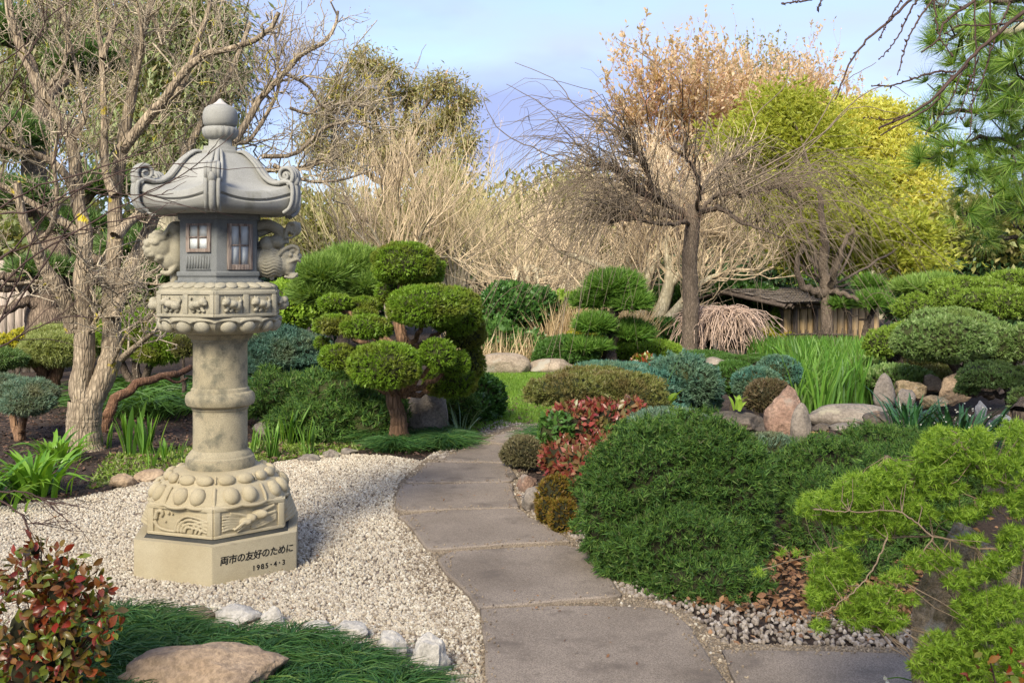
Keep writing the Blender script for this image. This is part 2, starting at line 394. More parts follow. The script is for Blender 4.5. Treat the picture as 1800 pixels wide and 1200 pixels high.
M = {}
M['granite_low'] = stonemat('granite_low', (.40, .335, .205), (.50, .435, .29), (.24, .21, .14), 561, .38, 2.2, .60, .35, bdist=.003)
M['granite_shaft'] = stonemat('granite_shaft', (.33, .285, .18), (.43, .375, .25), (.10, .10, .075), 420, .5, 3.0, .49, .35, bdist=.003)
M['granite_mid'] = stonemat('granite_mid', (.32, .295, .215), (.42, .385, .285), (.16, .16, .13), 510, .42, 5, .55, .4, bdist=.004)
M['granite_top'] = stonemat('granite_top', (.27, .27, .245), (.36, .36, .33), (.19, .185, .15), 561, .35, 3, .55, .3, bdist=.003)  # cool grey: darker weathering, plus sky light put into the colour
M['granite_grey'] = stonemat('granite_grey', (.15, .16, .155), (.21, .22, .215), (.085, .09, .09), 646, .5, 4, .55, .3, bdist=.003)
M['granite_pale_tip'] = stonemat('granite_pale_tip', (.45, .42, .38), (.55, .52, .48), (.35, .33, .3), 200, .2)
M['stone_dark'] = stonemat('stone_dark', (.03, .032, .03), (.06, .06, .05), (.02, .02, .02), 200, .3)
M['wood_frame'] = barkmat('wood_frame', (.17, .12, .10), (.38, .32, .27), 60, .10, .2)
M['paper'] = plainmat('paper', (.58, .62, .62), .95)
M['ink'] = plainmat('ink', (.012, .012, .012), .6)
M['paving'] = stonemat('paving', (.205, .166, .124), (.295, .243, .187), (.115, .092, .070), 190, .5, 1.6, .53, .35, .78, bdist=.002)
M['soil'] = stonemat('soil', (.035, .024, .017), (.075, .05, .036), (.02, .014, .011), 60, .6, 5, .5, .9, .95, bdist=.03)
M['gravelbed'] = stonemat('gravelbed', (.20, .155, .12), (.30, .24, .19), (.09, .07, .055), 90, .6, 3, .6, .8, .95, bdist=.01)
M['finegravel'] = stonemat('finegravel', (.19, .15, .10), (.27, .22, .155), (.1, .08, .06), 120, .6, 6, .6, .8, .95, bdist=.008)
M['lawn'] = stonemat('lawn', (.10, .20, .03), (.15, .26, .045), (.12, .15, .04), 60, .4, .8, .58, .5, .95, bdist=.02)
M['pebble_court'] = pebblemat('pebble_court', [(.15,.12,.085), (.34,.285,.21), (.42,.365,.27), (.48,.43,.33), (.56,.525,.43), (.38,.315,.23), (.44,.395,.30), (.26,.21,.155)])
M['pebble_pale'] = pebblemat('pebble_pale', [(.09,.07,.055), (.25,.21,.17), (.38,.34,.29), (.17,.14,.11), (.30,.25,.19)])
M['pebble_fine'] = pebblemat('pebble_fine', [(.12,.09,.06), (.24,.19,.13), (.32,.26,.18), (.2,.15,.1)])
M['mulch'] = pebblemat('mulch', [(.03,.018,.012), (.08,.045,.03), (.14,.08,.05), (.05,.03,.02)], .9)
M['deadleaf'] = pebblemat('deadleaf', [(.10,.045,.02), (.2,.1,.045), (.30,.17,.08), (.14,.07,.035)], .8)
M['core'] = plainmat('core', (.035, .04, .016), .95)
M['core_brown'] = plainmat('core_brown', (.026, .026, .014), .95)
# ------------------------------------------------------------------ ground
def sheet(name, poly, mat, z, parent=None):
    V = [(x, y, z) for x, y in [p[:2] for p in poly]]
    return obj(name, [(V, [list(range(len(V)))])], mat, parent)
def gz(Y): 
    t = np.clip((np.asarray(Y, float) - 18) / 10, 0, 1); return -.5 * t * t * (3 - 2 * t)
gx = np.concatenate([np.linspace(-150, -16, 20), np.linspace(-15, 15, 76), np.linspace(16, 150, 20)])
gy = np.concatenate([np.linspace(-60, 0, 12), np.linspace(.5, 30, 80), np.linspace(31, 220, 30)])
XX, YY = np.meshgrid(gx, gy); ZZ = gz(YY) + 0
nx, ny = len(gx), len(gy); idx = np.arange(nx * ny).reshape(ny, nx)
q = np.stack([idx[:-1, :-1], idx[:-1, 1:], idx[1:, 1:], idx[1:, :-1]], 2).reshape(-1, 4)
ground = obj('ground', [(np.stack([XX, YY, ZZ], 2), q)], M['soil'], smooth=True); tag(ground, kind='structure')

court_px = [(-260, 1010), (-200, 930), (0, 893), (70, 884), (135, 878), (190, 866), (250, 850), (330, 836), (400, 826), (470, 818), (540, 806), (600, 799), (680, 803),
            (742, 812), (760, 800), (820, 772), (860, 758), (905, 742), (935, 748), (925, 770), (905, 800), (912, 840), (935, 880), (1000, 935), (1070, 1010), (1110, 1045), (1180, 1070), (1260, 1120), (1300, 1180), (1380, 1260),
            (1200, 1330), (700, 1330), (640, 1240), (300, 1200), (-260, 1200)]
court_poly = [G(x, y, 0)[:2] for x, y in court_px]
court = sheet('gravel_court', court_poly, M['gravelbed'], .004); tag(court, kind='structure')

def pebbles(name, X, z, size, mat, sub=1, seed=0, label=None):
    """thousands of loose pebbles, scattered as instances on a cloud of points"""
    r = rs(seed); V = np.column_stack([X, z + r.uniform(0, size * .6, len(X))])
    me = bpy.data.meshes.new(name); me.vertices.add(len(V)); me.vertices.foreach_set("co", V.astype(np.float32).ravel()); me.update()
    o = bpy.data.objects.new(name, me); link(o); tag(o, label, None, kind='stuff')
    g = bpy.data.node_groups.new(name, 'GeometryNodeTree')
    g.interface.new_socket("Geometry", in_out='INPUT', socket_type='NodeSocketGeometry'); g.interface.new_socket("Geometry", in_out='OUTPUT', socket_type='NodeSocketGeometry')
    a = g.nodes.new("NodeGroupInput"); b = g.nodes.new("NodeGroupOutput")
    ic = g.nodes.new("GeometryNodeMeshIcoSphere"); ic.inputs['Radius'].default_value = size; ic.inputs['Subdivisions'].default_value = sub
    sp = g.nodes.new("GeometryNodeSetPosition"); pn = g.nodes.new("GeometryNodeInputPosition"); nzn = g.nodes.new("ShaderNodeTexNoise"); nzn.inputs['Scale'].default_value = .8 / size
    vs = g.nodes.new("ShaderNodeVectorMath"); vs.operation = 'SUBTRACT'; vs.inputs[1].default_value = (.5, .5, .5)
    v2 = g.nodes.new("ShaderNodeVectorMath"); v2.operation = 'SCALE'; v2.inputs['Scale'].default_value = size * 1.1
    g.links.new(pn.outputs[0], nzn.inputs['Vector']); g.links.new(nzn.outputs['Color'], vs.inputs[0]); g.links.new(vs.outputs[0], v2.inputs[0]); g.links.new(v2.outputs[0], sp.inputs['Offset'])
    sm = g.nodes.new("GeometryNodeSetMaterial"); sm.inputs['Material'].default_value = mat
    io = g.nodes.new("GeometryNodeInstanceOnPoints")
    ry = g.nodes.new("FunctionNodeRandomValue"); ry.data_type = 'FLOAT_VECTOR'; ry.inputs['Min'].default_value = (0, 0, 0); ry.inputs['Max'].default_value = (6.28, 6.28, 6.28)
    rz = g.nodes.new("FunctionNodeRandomValue"); rz.data_type = 'FLOAT_VECTOR'; rz.inputs['Min'].default_value = (.55, .55, .4); rz.inputs['Max'].default_value = (1.35, 1.15, .9)
    rz.inputs['Seed'].default_value = 5
    g.links.new(ic.outputs[0], sp.inputs['Geometry']); g.links.new(sp.outputs[0], sm.inputs[0]); g.links.new(sm.outputs[0], io.inputs['Instance'])
    g.links.new(a.outputs[0], io.inputs['Points']); g.links.new(ry.outputs[0], io.inputs['Rotation']); g.links.new(rz.outputs[0], io.inputs['Scale'])
    g.links.new(io.outputs[0], b.inputs[0])
    md = o.modifiers.new("scatter", 'NODES'); md.node_group = g
    return o

# ------------------------------------------------------------------ path of paving slabs
slabs_px = [
 [(843,1069),(940,1064),(1050,1063),(1147,1067),(1202,1088),(1228,1122),(1252,1158),(1290,1215),(1340,1300),(1100,1330),(880,1330),(851,1260),(853,1180),(850,1115)],
 [(769,983),(778,974),(796,968),(850,964),(920,960),(993,957),(1027,967),(1048,984),(1065,1005),(1085,1033),(1087,1045),(1000,1052),(920,1060),(850,1066),(841,1066),(822,1042),(800,1020),(782,1003)],
 [(700,906),(780,896),(850,894),(910,893),(927,903),(960,924),(997,945),(990,950),(900,954),(840,959),(780,963),(752,963),(737,945),(718,920)],
 [(706,850),(800,849),(893,847),(901,860),(905,870),(912,888),(905,891),(850,892),(780,894),(703,895),(697,872)],
 [(747,816),(755,812),(800,812),(893,814),(899,822),(903,833),(891,845),(800,846),(716,846),(729,833)],
 [(822,782),(850,780),(887,781),(890,795),(893,811),(840,810),(775,809),(796,796)],
 [(843,776),(880,760),(905,758),(940,759),(945,772),(892,778)],
 [(903,756),(930,747),(965,747),(950,757)],
 [(1269,1140),(1420,1142),(1520,1144),(1650,1150),(1720,1152),(1750,1310),(1350,1310),(1320,1250),(1290,1190)]]
path_bed = [G(x, y)[:2] for x, y in [(838,1072),(800,1030),(764,985),(745,962),(712,925),(697,906),(692,870),(704,848),(742,813),(800,785),(860,757),(905,743),(970,743),(950,780),(912,800),(915,870),(1005,940),(1100,1040),(1215,1080),(1275,1135),(1720,1145),(1760,1320),(876,1330),(847,1240),(848,1110)]]
path = sheet('path', path_bed, M['finegravel'], .012)
tag(path, kind='structure')
slab_world = []
for i, s in enumerate(slabs_px):
    w = np.array([G(x, y, .035)[:2] for x, y in s]); 
    ww = resample(np.vstack([w, w[:1]]), len(w) * 4)[:-1]; ww = ww + rs(i).randn(*ww.shape) * .002
    slab_world.append(ww); c = ww.mean(0); n = len(ww)
    inner = c + (ww - c) * (1 - .012 / np.linalg.norm(ww - c, axis=1, keepdims=True))
    V = np.vstack([np.column_stack([ww, np.full(n, -.02)]), np.column_stack([ww, np.full(n, .028)]), np.column_stack([inner, np.full(n, .035)])])
    j = np.arange(n); j2 = (j + 1) % n
    s1 = np.stack([j, j2, n + j2, n + j], 1); s2 = s1 + n
    obj('paving_slab', [(V, s1), (V, s2), (V, [list(range(2 * n, 3 * n))])], M['paving'], path)
r = rs(3)
def off_slabs(X):
    ok = np.ones(len(X), bool)
    for w in slab_world: ok &= ~inside(X, w)
    return ok
X = in_poly(court_poly, 90000, r); d = X[:, 1]
X = X[off_slabs(X) & ~(inside(X, path_bed) & (r.rand(len(X)) < .93))]
hexc = np.array([-1.615, 5.67]); X = X[np.linalg.norm(X - hexc, axis=1) > .40]
near = X[X[:, 1] < 7.2]; far_ = X[X[:, 1] >= 7.2]
# thin, muddy places next to the path
bare = (wob(np.column_stack([near, 0 * near[:, 0]]), 5, 1.6) > .55) & (near[:, 0] > -1.2) & (r.rand(len(near)) < .6)
near = near[~bare]
X2 = in_poly([p for p in court_poly], 40000, r); X2 = X2[(X2[:, 1] < 6.0) & off_slabs(X2) & ~inside(X2, path_bed) & (np.linalg.norm(X2 - hexc, axis=1) > .40)]
pebbles('gravel', np.vstack([near, X2]), .006, .0102, M['pebble_court'], 2, 1, 'loose pinkish cream gravel around the stone lantern')
pebbles('gravel', far_, .006, .0125, M['pebble_court'], 1, 2, 'cream gravel of the court farther back, up to the stepping path')
Xf = in_poly([G(x, y)[:2] for x, y in [(700,965),(690,905),(690,850),(740,812),(800,785),(905,748),(940,790),(915,870),(1005,940),(1100,1040),(1215,1080),(1275,1135),(1700,1145),(1700,1300),(850,1300)]], 40000, r)
Xf = Xf[off_slabs(Xf)]
pebbles('fine_gravel', Xf, .013, .005, M['pebble_fine'], 1, 3, 'fine brown grit between the paving slabs')
edge_px = [(905,860),(930,905),(1005,948),(1092,1045),(1205,1082),(1272,1136),(1420,1140),(1700,1148),(1720,1100),(1640,1085),(1400,1080),(1200,1050),(1110,1010),(1060,950),(980,905),(940,850)]
Xe = in_poly([G(x, y)[:2] for x, y in edge_px], 3400, r); Xe = Xe[off_slabs(Xe)]
pebbles('pebble_edging', Xe, .012, .013, M['pebble_pale'], 2, 4, 'pale rounded pebbles along the right edge of the path')
Xe = in_poly([G(x, y)[:2] for x, y in [(775,815),(830,775),(870,757),(900,745),(880,742),(845,757),(800,780),(750,808)]], 700, r)
pebbles('pebble_edging', Xe, .012, .016, M['pebble_pale'], 1, 9, 'pale pebbles beside the far left edge of the path')

Xs = in_poly(path_bed, 9000, r); dmin = np.full(len(Xs), 9.); on = ~off_slabs(Xs)
for w_ in slab_world:
    dd_ = np.sqrt(((Xs[:, None] - w_[None]) ** 2).sum(2)).min(1); dmin = np.minimum(dmin, dd_)
Xs = Xs[on & (dmin < .07) & (r.rand(len(Xs)) < .35)]
pebbles('stray_pebbles', Xs, .037, .006, M['pebble_fine'], 1, 14, 'stray grit kicked onto the edges of the paving slabs')

# mulch and fallen leaves
def litter(name, X, z, size, mat, seed, label, T=QUADLEAF, tilt=.5):
    r = rs(seed); n = len(X); d = norm(np.column_stack([r.randn(n, 2), r.randn(n) * tilt * .5])); nr = np.array([0, 0, 1]) + r.randn(n, 3) * tilt
    V = np.column_stack([X, z + r.uniform(0, size, n)])
    o = obj(name, [scatter(T, V, frames(d, nr), size * r.uniform(.5, 1.3, n))], mat); tag(o, label, kind='stuff'); return o
CHIP = T_([(-.25,0,0),(.25,0,.1),(.2,1,.05),(-.3,.9,0)], [(0,1,2,3)])
Xm = r.uniform(0, 1, (22000, 2)) * (9.5, 7) + (-7.5, 6.3); Xm = Xm[~inside(Xm, court_poly)]
litter('mulch', Xm, .005, .032, M['mulch'], 1, 'dark brown bark mulch under the bare tree and shrubs', CHIP)
Xm = in_poly([G(x, y)[:2] for x, y in [(1180,1060),(1400,1100),(1640,1115),(1700,1000),(1250,960)]], 2600, r)
litter('fallen_leaves', Xm, .01, .042, M['deadleaf'], 2, 'brown fallen leaves in the gap under the dark juniper', BIGLEAF, .8)
Xm = r.uniform(0, 1, (1600, 2)) * (6, 5) + (1.2, 5.5); litter('fallen_leaves', Xm, .02, .06, M['deadleaf'], 4, 'brown litter between the rocks on the right', QUADLEAF, .8)
Xq = in_poly([G(x, y)[:2] for x, y in edge_px], 420, r); Xq = Xq[off_slabs(Xq)]; litter('fallen_leaves', Xq, .02, .035, M['deadleaf'], 12, 'brown leaf scraps among the pale edging pebbles', QUADLEAF, .8)
Xm = in_poly(court_poly, 260, r); Xm = Xm[Xm[:,1]<10]; litter('leaf_debris', Xm, .026, .022, M['deadleaf'], 3, 'scattered dead leaf scraps on the gravel', QUADLEAF, .6)
Xd = r.uniform(0, 1, (26, 2)) * (2.4, 6) + (-.9, 4.2)
Xd = Xd[~off_slabs(Xd)]; litter('leaf_scraps', Xd, .036, .02, M['deadleaf'], 8, 'few dry leaf scraps lying on the slabs', QUADLEAF, .3)

# lawn
lawn_px = [(780,720),(820,672),(870,648),(1040,640),(1040,700),(960,748),(905,745),(868,757),(830,765)]
lawn_poly = [G(x, y)[:2] for x, y in lawn_px]
lawn = sheet('lawn', lawn_poly, M['lawn'], .008); tag(lawn, kind='structure')
M['grass'] = leafmat('grass', [(.09,.19,.02), (.16,.30,.03), (.22,.34,.05), (.13,.24,.03)], .3)
BLADE3 = T_([(-.035,0,0),(.035,0,0),(.03,.55,.08),(-.03,.55,.08),(0,1,.3)], [(0,1,2),(0,2,3),(3,2,4)])
def grass(name, X, z, h, mat, seed, label, w=1.0, lean=.5, T=BLADE3, kind='stuff'):
    r = rs(seed); n = len(X); d = norm(np.column_stack([r.randn(n, 2) * lean, np.ones(n)])); S = h * r.uniform(.5, 1.3, n)
    Sz = np.column_stack([S * w, S, S])
    zz = z if np.ndim(z) else np.full(n, z)
    o = obj(name, [scatter(T, np.column_stack([X, zz]), frames(d, r.randn(n, 3)), Sz)], mat); tag(o, label, kind=kind); return o
Xg = in_poly(lawn_poly, 45000, r); grass('grass', Xg, .005, .045, M['grass'], 5, 'short bright green lawn grass beyond the path', 3.2, T=T_([(-.035,0,0),(.035,0,0),(0,1,.2)], [(0,1,2)]))
M['moss'] = leafmat('moss', [(.10,.17,.02), (.16,.26,.03), (.24,.34,.06), (.3,.28,.16)], .3)
Xg = in_poly([G(x, y)[:2] for x, y in [(150,860),(190,800),(330,785),(600,770),(640,790),(520,806),(430,822),(330,834),(230,850)]], 9000, r)
grass('ground_cover', Xg, 0, .035, M['moss'], 6, 'low green moss and seedlings at the back of the gravel', 5, 1.0)

# ------------------------------------------------------------------ stone lantern
LC = np.array([-1.615, 5.67, 0.0]); A0 = math.radians(-79)    # front vertex direction
L = empty('stone_lantern', LC, 'tall carved granite garden lantern with hexagonal roof and engraved base', 'lantern')
def hexv(R, z, rot=0): return [(R * math.cos(A0 + rot + i * math.pi / 3), R * math.sin(A0 + rot + i * math.pi / 3), z) for i in range(6)]
def lo(name, pieces, mat, parent=None, smooth=False, bevel=0):
    me = make_mesh(name, pieces, mat, smooth); o = bpy.data.objects.new(name, me); link(o, parent or L)
    if bevel: b = o.modifiers.new("b", 'BEVEL'); b.width = bevel; b.segments = 2; b.limit_method = 'ANGLE'
    return o
def hexrings(rings):
    V = []; Fc = []
    for R, z in rings: V += hexv(R, z)
    k = len(rings)
    for a in range(k - 1):
        for i in range(6): j = (i + 1) % 6; Fc.append((a*6+i, a*6+j, a*6+6+j, a*6+6+i))
    return [(V, Fc), (V, [[5,4,3,2,1,0]]), (V, [[(k-1)*6+i for i in range(6)]])]
def face_frame(i, R, z=0):
    """origin at vertex i, u along the face to vertex i+1, n outward"""
    a = np.array(hexv(R, z)[i]); b = np.array(hexv(R, z)[(i + 1) % 6]); u = (b - a) / np.linalg.norm(b - a); n = np.array([u[1], -u[0], 0])
    return a, u, n, np.linalg.norm(b - a)
def on_face(i, R, uu, zz, dd=0):
    a, u, n, s = face_frame(i, R); uu = np.asarray(uu, float); return a + np.multiply.outer(uu * s, u) + np.multiply.outer(np.asarray(dd, float) * np.ones_like(uu), n) + np.multiply.outer(np.asarray(zz, float), [0, 0, 1])
lo('plinth', hexrings([(.482, -.08), (.482, .21)]), M['granite_low'], bevel=.006)
lo('dark_joint', hexrings([(.428, .2095), (.415, .225)]), M['stone_dark'])  # near-black ring around the foot of the drum
drum = lo('base_drum', hexrings([(.395, .222), (.40, .23), (.40, .385), (.392, .392)]), M['granite_low'], bevel=.004)
def solid_u(name, parts, mat, parent, vox=.004, smooth=6):
    """carving: lumps and cords fused into one skin of stone"""
    o = lo(name, parts, mat, parent, smooth=True)
    m = o.modifiers.new("r", 'REMESH'); m.mode = 'VOXEL'; m.voxel_size = vox; m.use_smooth_shade = True
    if smooth: s = o.modifiers.new("s", 'SMOOTH'); s.iterations = smooth; s.factor = .4
    return o
def ell(c, r, Rm=None, sub=3):
    V, Fc = ico(sub); V = V * np.array(r)
    if Rm is not None: V = V @ np.array(Rm).T
    return (V + np.array(c), Fc)
def cord(pts, r0, r1=None, n=14, sides=8):
    r1 = r0 if r1 is None else r1; Q = resample(pts, n); V, Fc = tubes(Q[None], np.linspace(r0, r1, n)[None], sides)
    caps0 = np.array([list(range(sides))[::-1]]); caps1 = np.array([[(n-1)*sides + i for i in range(sides)]])
    return [(V, Fc), (V, caps0), (V, caps1)]
# frames and reliefs on the drum faces
for i in range(6):
    Rr = .40; a, u, n, s = face_frame(i, Rr)
    fr = []
    for (u0, u1, z0, z1) in ((.0, 1.0, .365, .385), (.0, 1.0, .228, .245), (0, .085, .245, .365), (.915, 1, .245, .365)):
        V = np.concatenate([on_face(i, Rr, [u0, u1, u1, u0], [z0, z0, z1, z1], -.01), on_face(i, Rr, [u0, u1, u1, u0], [z0, z0, z1, z1], .009)])
        fr.append((V, [(0,3,2,1),(4,5,6,7),(0,1,5,4),(1,2,6,5),(2,3,7,6),(3,0,4,7)]))
    lo('panel_border', fr, M['granite_low'], drum, bevel=.002)
    c = []
    q = lambda uu, zz, dd=.006, i=i: on_face(i, .40, [uu], [zz], dd)[0]
    if i == 0:      # running hare among waves
        c += [ell(q(.62, .325, .012), (.05, .022, .026)), ell(q(.50, .312, .014), (.032, .02, .024)), ell(q(.42, .295, .016), (.034, .018, .018)),]
        c += cord([q(.43,.30,.026), q(.34,.285,.028), q(.26,.262,.02)], .011, .006) + cord([q(.45,.30,.022), q(.38,.27,.02), q(.30,.25,.018)], .009, .005)
        c += cord([q(.62,.33), q(.74,.345), q(.86,.358)], .016, .008) + cord([q(.66,.315), q(.78,.318), q(.88,.325)], .013, .007)
        c += cord([q(.47,.32), q(.34,.338), q(.22,.350)], .012, .006)
        for k in range(6): c += cord([q(.11,.262+.016*k,.004), q(.22,.268+.014*k,.006), q(.36,.262+.012*k,.004), q(.5,.262+.006*k,.004)], .006, .005)
        for k in range(4): c += cord([q(.52,.252+.012*k,.004), q(.7,.262+.014*k,.006), q(.89,.285+.012*k,.004)], .007, .006)
    else:           # breaking wave
        fl = 1 if i % 2 else -1; m_ = (lambda t: t) if fl > 0 else (lambda t: 1 - t)
        for k in range(4): c += cord([q(m_(.42+.05*k),.25), q(m_(.46+.045*k),.30-.008*k), q(m_(.58+.03*k),.335-.018*k), q(m_(.72+.015*k),.335-.02*k), q(m_(.92),.318-.02*k)], .008, .006)
        for k in range(3): c += cord([q(m_(.68+.06*k),.25), q(m_(.71+.06*k),.285-.008*k), q(m_(.8+.04*k),.31-.016*k), q(m_(.93),.315-.022*k)], .007, .006)
        c += cord([q(m_(.1),.30), q(m_(.16),.27), q(m_(.28),.256), q(m_(.44),.252)], .012, .006)
        c += cord([q(m_(.12),.31), q(m_(.14),.345), q(m_(.2),.355), q(m_(.23),.34), q(m_(.2),.325)], .014, .008)
        c += [ell(q(m_(.32), .345), (.009,)*3), ell(q(m_(.38), .343), (.007,)*3), ell(q(m_(.27), .30), (.007,)*3)]
    if i in (1, 4):  # deep scrolls standing out at the sides
        for k in range(5): c += cord([q(.15,.25+.02*k,.0), q(.4,.262+.02*k,.05-.008*k), q(.7,.27+.018*k,.05-.006*k), q(.9,.26+.02*k,0)], .014, .010)
    solid_u('relief', c, M['granite_low'], drum, .0035, 2)
# lotus base
prof = [(.386,.390),(.392,.398),(.388,.41),(.375,.43),(.362,.452),(.350,.470),(.322,.488),(.298,.497),(.292,.515),(.268,.535),(.235,.545),(.20,.548),(.10,.549),(.0,.549)]
prof = [(a * .935, b - .012) for a, b in prof]
NP = 8
lotus = lo('lotus_base', [lathe(prof, 120, lambda a, z: 1 + .018 * np.abs(np.sin((a - A0) * NP)) ** .5 * (z < .47))], M['granite_low'], smooth=True)
parts = []
for i in range(NP):
    th = A0 + (i + .5) * 2 * math.pi / NP
    ca = np.array([math.cos(th), math.sin(th), 0]); ct = np.array([-math.sin(th), math.cos(th), 0]); up = np.array([0, 0, 1])
    for s_ in (-1, 1):
        c = ca * .338 + ct * .048 * s_ + up * .434
        Rm = np.column_stack([ct, norm(ca * .80 + up * .6), norm(up * .8 - ca * .6)])
        b_ = lo('lotus_boss', [ell(c, (.044, .034, .050), Rm, 2)], M['granite_low'], lotus, smooth=True)
    pts = [(ca * math.cos(t * math.pi / NP) + ct * math.sin(t * math.pi / NP)) * (.364 + .01 * abs(math.sin(t * math.pi))) + up * (.388 - .008 * abs(math.sin(t * math.pi)) ** .7) for t in np.linspace(-1, 1, 25)]
    parts += cord(pts, .010, .010, 50, 6)
    e = ca * math.cos(math.pi/NP) + ct * math.sin(math.pi/NP); e = norm(e)
    parts += cord([e * .366 + up * .382, e * .357 + up * .42, e * .338 + up * .45, e * .322 + up * .474], .010, .008, 12, 6)
    parts += cord([e * .286 + up * .490, e * .262 + up * .522], .005, .005, 6, 6)
    for s_ in (-1, 1):
        c = ca * .268 + ct * .050 * s_ + up * .505
        Rm = np.column_stack([ct, norm(ca * .75 + up * .66), norm(up * .75 - ca * .66)])
        parts.append(ell(c, (.048, .024, .032), Rm, 2))
lo('petal_ridges', parts, M['granite_low'], lotus, smooth=True)
# shaft
prof = [(.184,.535),(.186,.545),(.186,.572),(.182,.592),(.172,.60),(.168,.612),(.158,.622),(.1475,.632),(.1465,.66),(.146,.80),(.1465,.848),(.153,.852),(.153,.864),(.165,.868),(.180,.878),(.187,.895),(.188,.912),(.184,.93),(.174,.944),(.158,.950),(.155,.966),(.147,.972),(.146,1.0),(.1455,1.215),(.148,1.222),(.154,1.224),(.156,1.238),(.164,1.242),(.180,1.262),(.182,1.285),(.17,1.29)]
sh = lo('shaft', [lathe(prof, 96)], M['granite_shaft'], smooth=True)
es = sh.modifiers.new('e', 'EDGE_SPLIT'); es.split_angle = math.radians(28)
# platform
def pet(a, z): return 1 + .03 * np.abs(np.sin((a - A0) * 9)) ** .6
prof = [(.16,1.272),(.23,1.272),(.275,1.288),(.305,1.315),(.322,1.345),(.318,1.366),(.1,1.368)]
under = lo('lotus_underside', [lathe(prof, 144, lambda a, z: 1 + .02 * np.cos((a - A0) * 24) * ((z > 1.28) & (z < 1.36)))], M['granite_mid'], smooth=True)
parts = []
for i in range(8):
    th = A0 + (i + .5) * math.pi / 4; ca = np.array([math.cos(th), math.sin(th), 0]); ct = np.array([-math.sin(th), math.cos(th), 0]); up = np.array([0, 0, 1])
    for s_ in (-1, 1):
        c = ca * .298 + ct * .050 * s_ + up * 1.316
        Rm = np.column_stack([ct, norm(ca * .8 - up * .6), norm(up * .8 + ca * .6)])
        parts.append(ell(c, (.045, .030, .040), Rm, 2))
    pts = [(ca * math.cos(t * math.pi / 8) + ct * math.sin(t * math.pi / 8)) * .326 + up * (1.340 + .014 * abs(math.sin(t * math.pi)) ** .6) for t in np.linspace(-1, 1, 25)]
    parts += cord(pts, .008, .008, 50, 6)
    e = norm(ca + ct * math.tan(math.pi / 8)); parts += cord([e * .325 + up * 1.352, e * .308 + up * 1.315, e * .262 + up * 1.285], .009, .006, 10, 6)
lo('petal_bosses', parts, M['granite_mid'], under, smooth=True)
plat = lo('platform', hexrings([(.350, 1.366), (.352, 1.372), (.352, 1.508), (.345, 1.514)]), M['granite_mid'], bevel=.003)
for i in range(6):
    fr = []
    for (u0, u1, z0, z1) in ((0,1,1.487,1.505),(0,1,1.37,1.386),(0,.07,1.386,1.487),(.455,.545,1.386,1.487),(.93,1,1.386,1.487)):
        V = np.concatenate([on_face(i, .352, [u0, u1, u1, u0], [z0, z0, z1, z1], -.01), on_face(i, .352, [u0, u1, u1, u0], [z0, z0, z1, z1], .008)])
        fr.append((V, [(0,3,2,1),(4,5,6,7),(0,1,5,4),(1,2,6,5),(2,3,7,6),(3,0,4,7)]))
    lo('panel_border', fr, M['granite_mid'], plat, bevel=.002)
    for h_, base in ((0, .075), (1, .55)):
        k = (i * 2 + h_); q = lambda uu, zz, dd=.008, i=i, base=base: on_face(i, .352, [base + uu * .375], [1.387 + zz * .1], dd)[0]
        rr = rs(k + 40); fl = rr.rand() < .5; mm = (lambda t: t) if fl else (lambda t: 1 - t); c = []
        c += [ell(q(mm(.5), .5, .01), (.034, .030, .022)), ell(q(mm(.24), .62, .018), (.023, .022, .021)), ell(q(mm(.72), .42, .012), (.026, .022, .024)), ell(q(mm(.14), .52, .02), (.013, .013, .010))]
        c += cord([q(mm(.36),.45), q(mm(.3),.2), q(mm(.2),.12)], .012, .008) + cord([q(mm(.7),.35), q(mm(.78),.2), q(mm(.68),.1)], .013, .008) + cord([q(mm(.5),.4), q(mm(.52),.2), q(mm(.42),.1)], .010, .007)
        c += cord([q(mm(.8),.5), q(mm(.9),.7), q(mm(.82),.88)], .010, .005) + cord([q(mm(.27),.78), q(mm(.22),.93)], .008, .004) + cord([q(mm(.34),.76), q(mm(.38),.9)], .008, .004)
        if i in (1, 4): c += [ell(q(.5, .4, .03), (.035, .035, .03)), ell(q(.35, .65, .04), (.022, .022, .02))]
        solid_u('animal_relief', c, M['granite_mid'], plat, .0032, 1)
# scalloped top of the platform
parts = []
for i in range(6):
    for k in range(5):
        u0 = (k + .5) / 5
        p0 = on_face(i, .356, [u0], [1.522], -.004)[0]; p1 = on_face(i, .27, [u0], [1.548], 0)[0]
        a, u, n, s = face_frame(i, .35); d = norm(p1 - p0)
        Rm = np.column_stack([u, d, np.cross(u, d)]); parts.append(ell((p0 + p1) / 2, (s * .105, np.linalg.norm(p1 - p0) * .54, .012), Rm, 2))
scal = lo('scalloped_rim', parts + hexrings([(.345, 1.51), (.352, 1.518), (.26, 1.548)]), M['granite_mid'], plat, smooth=False)
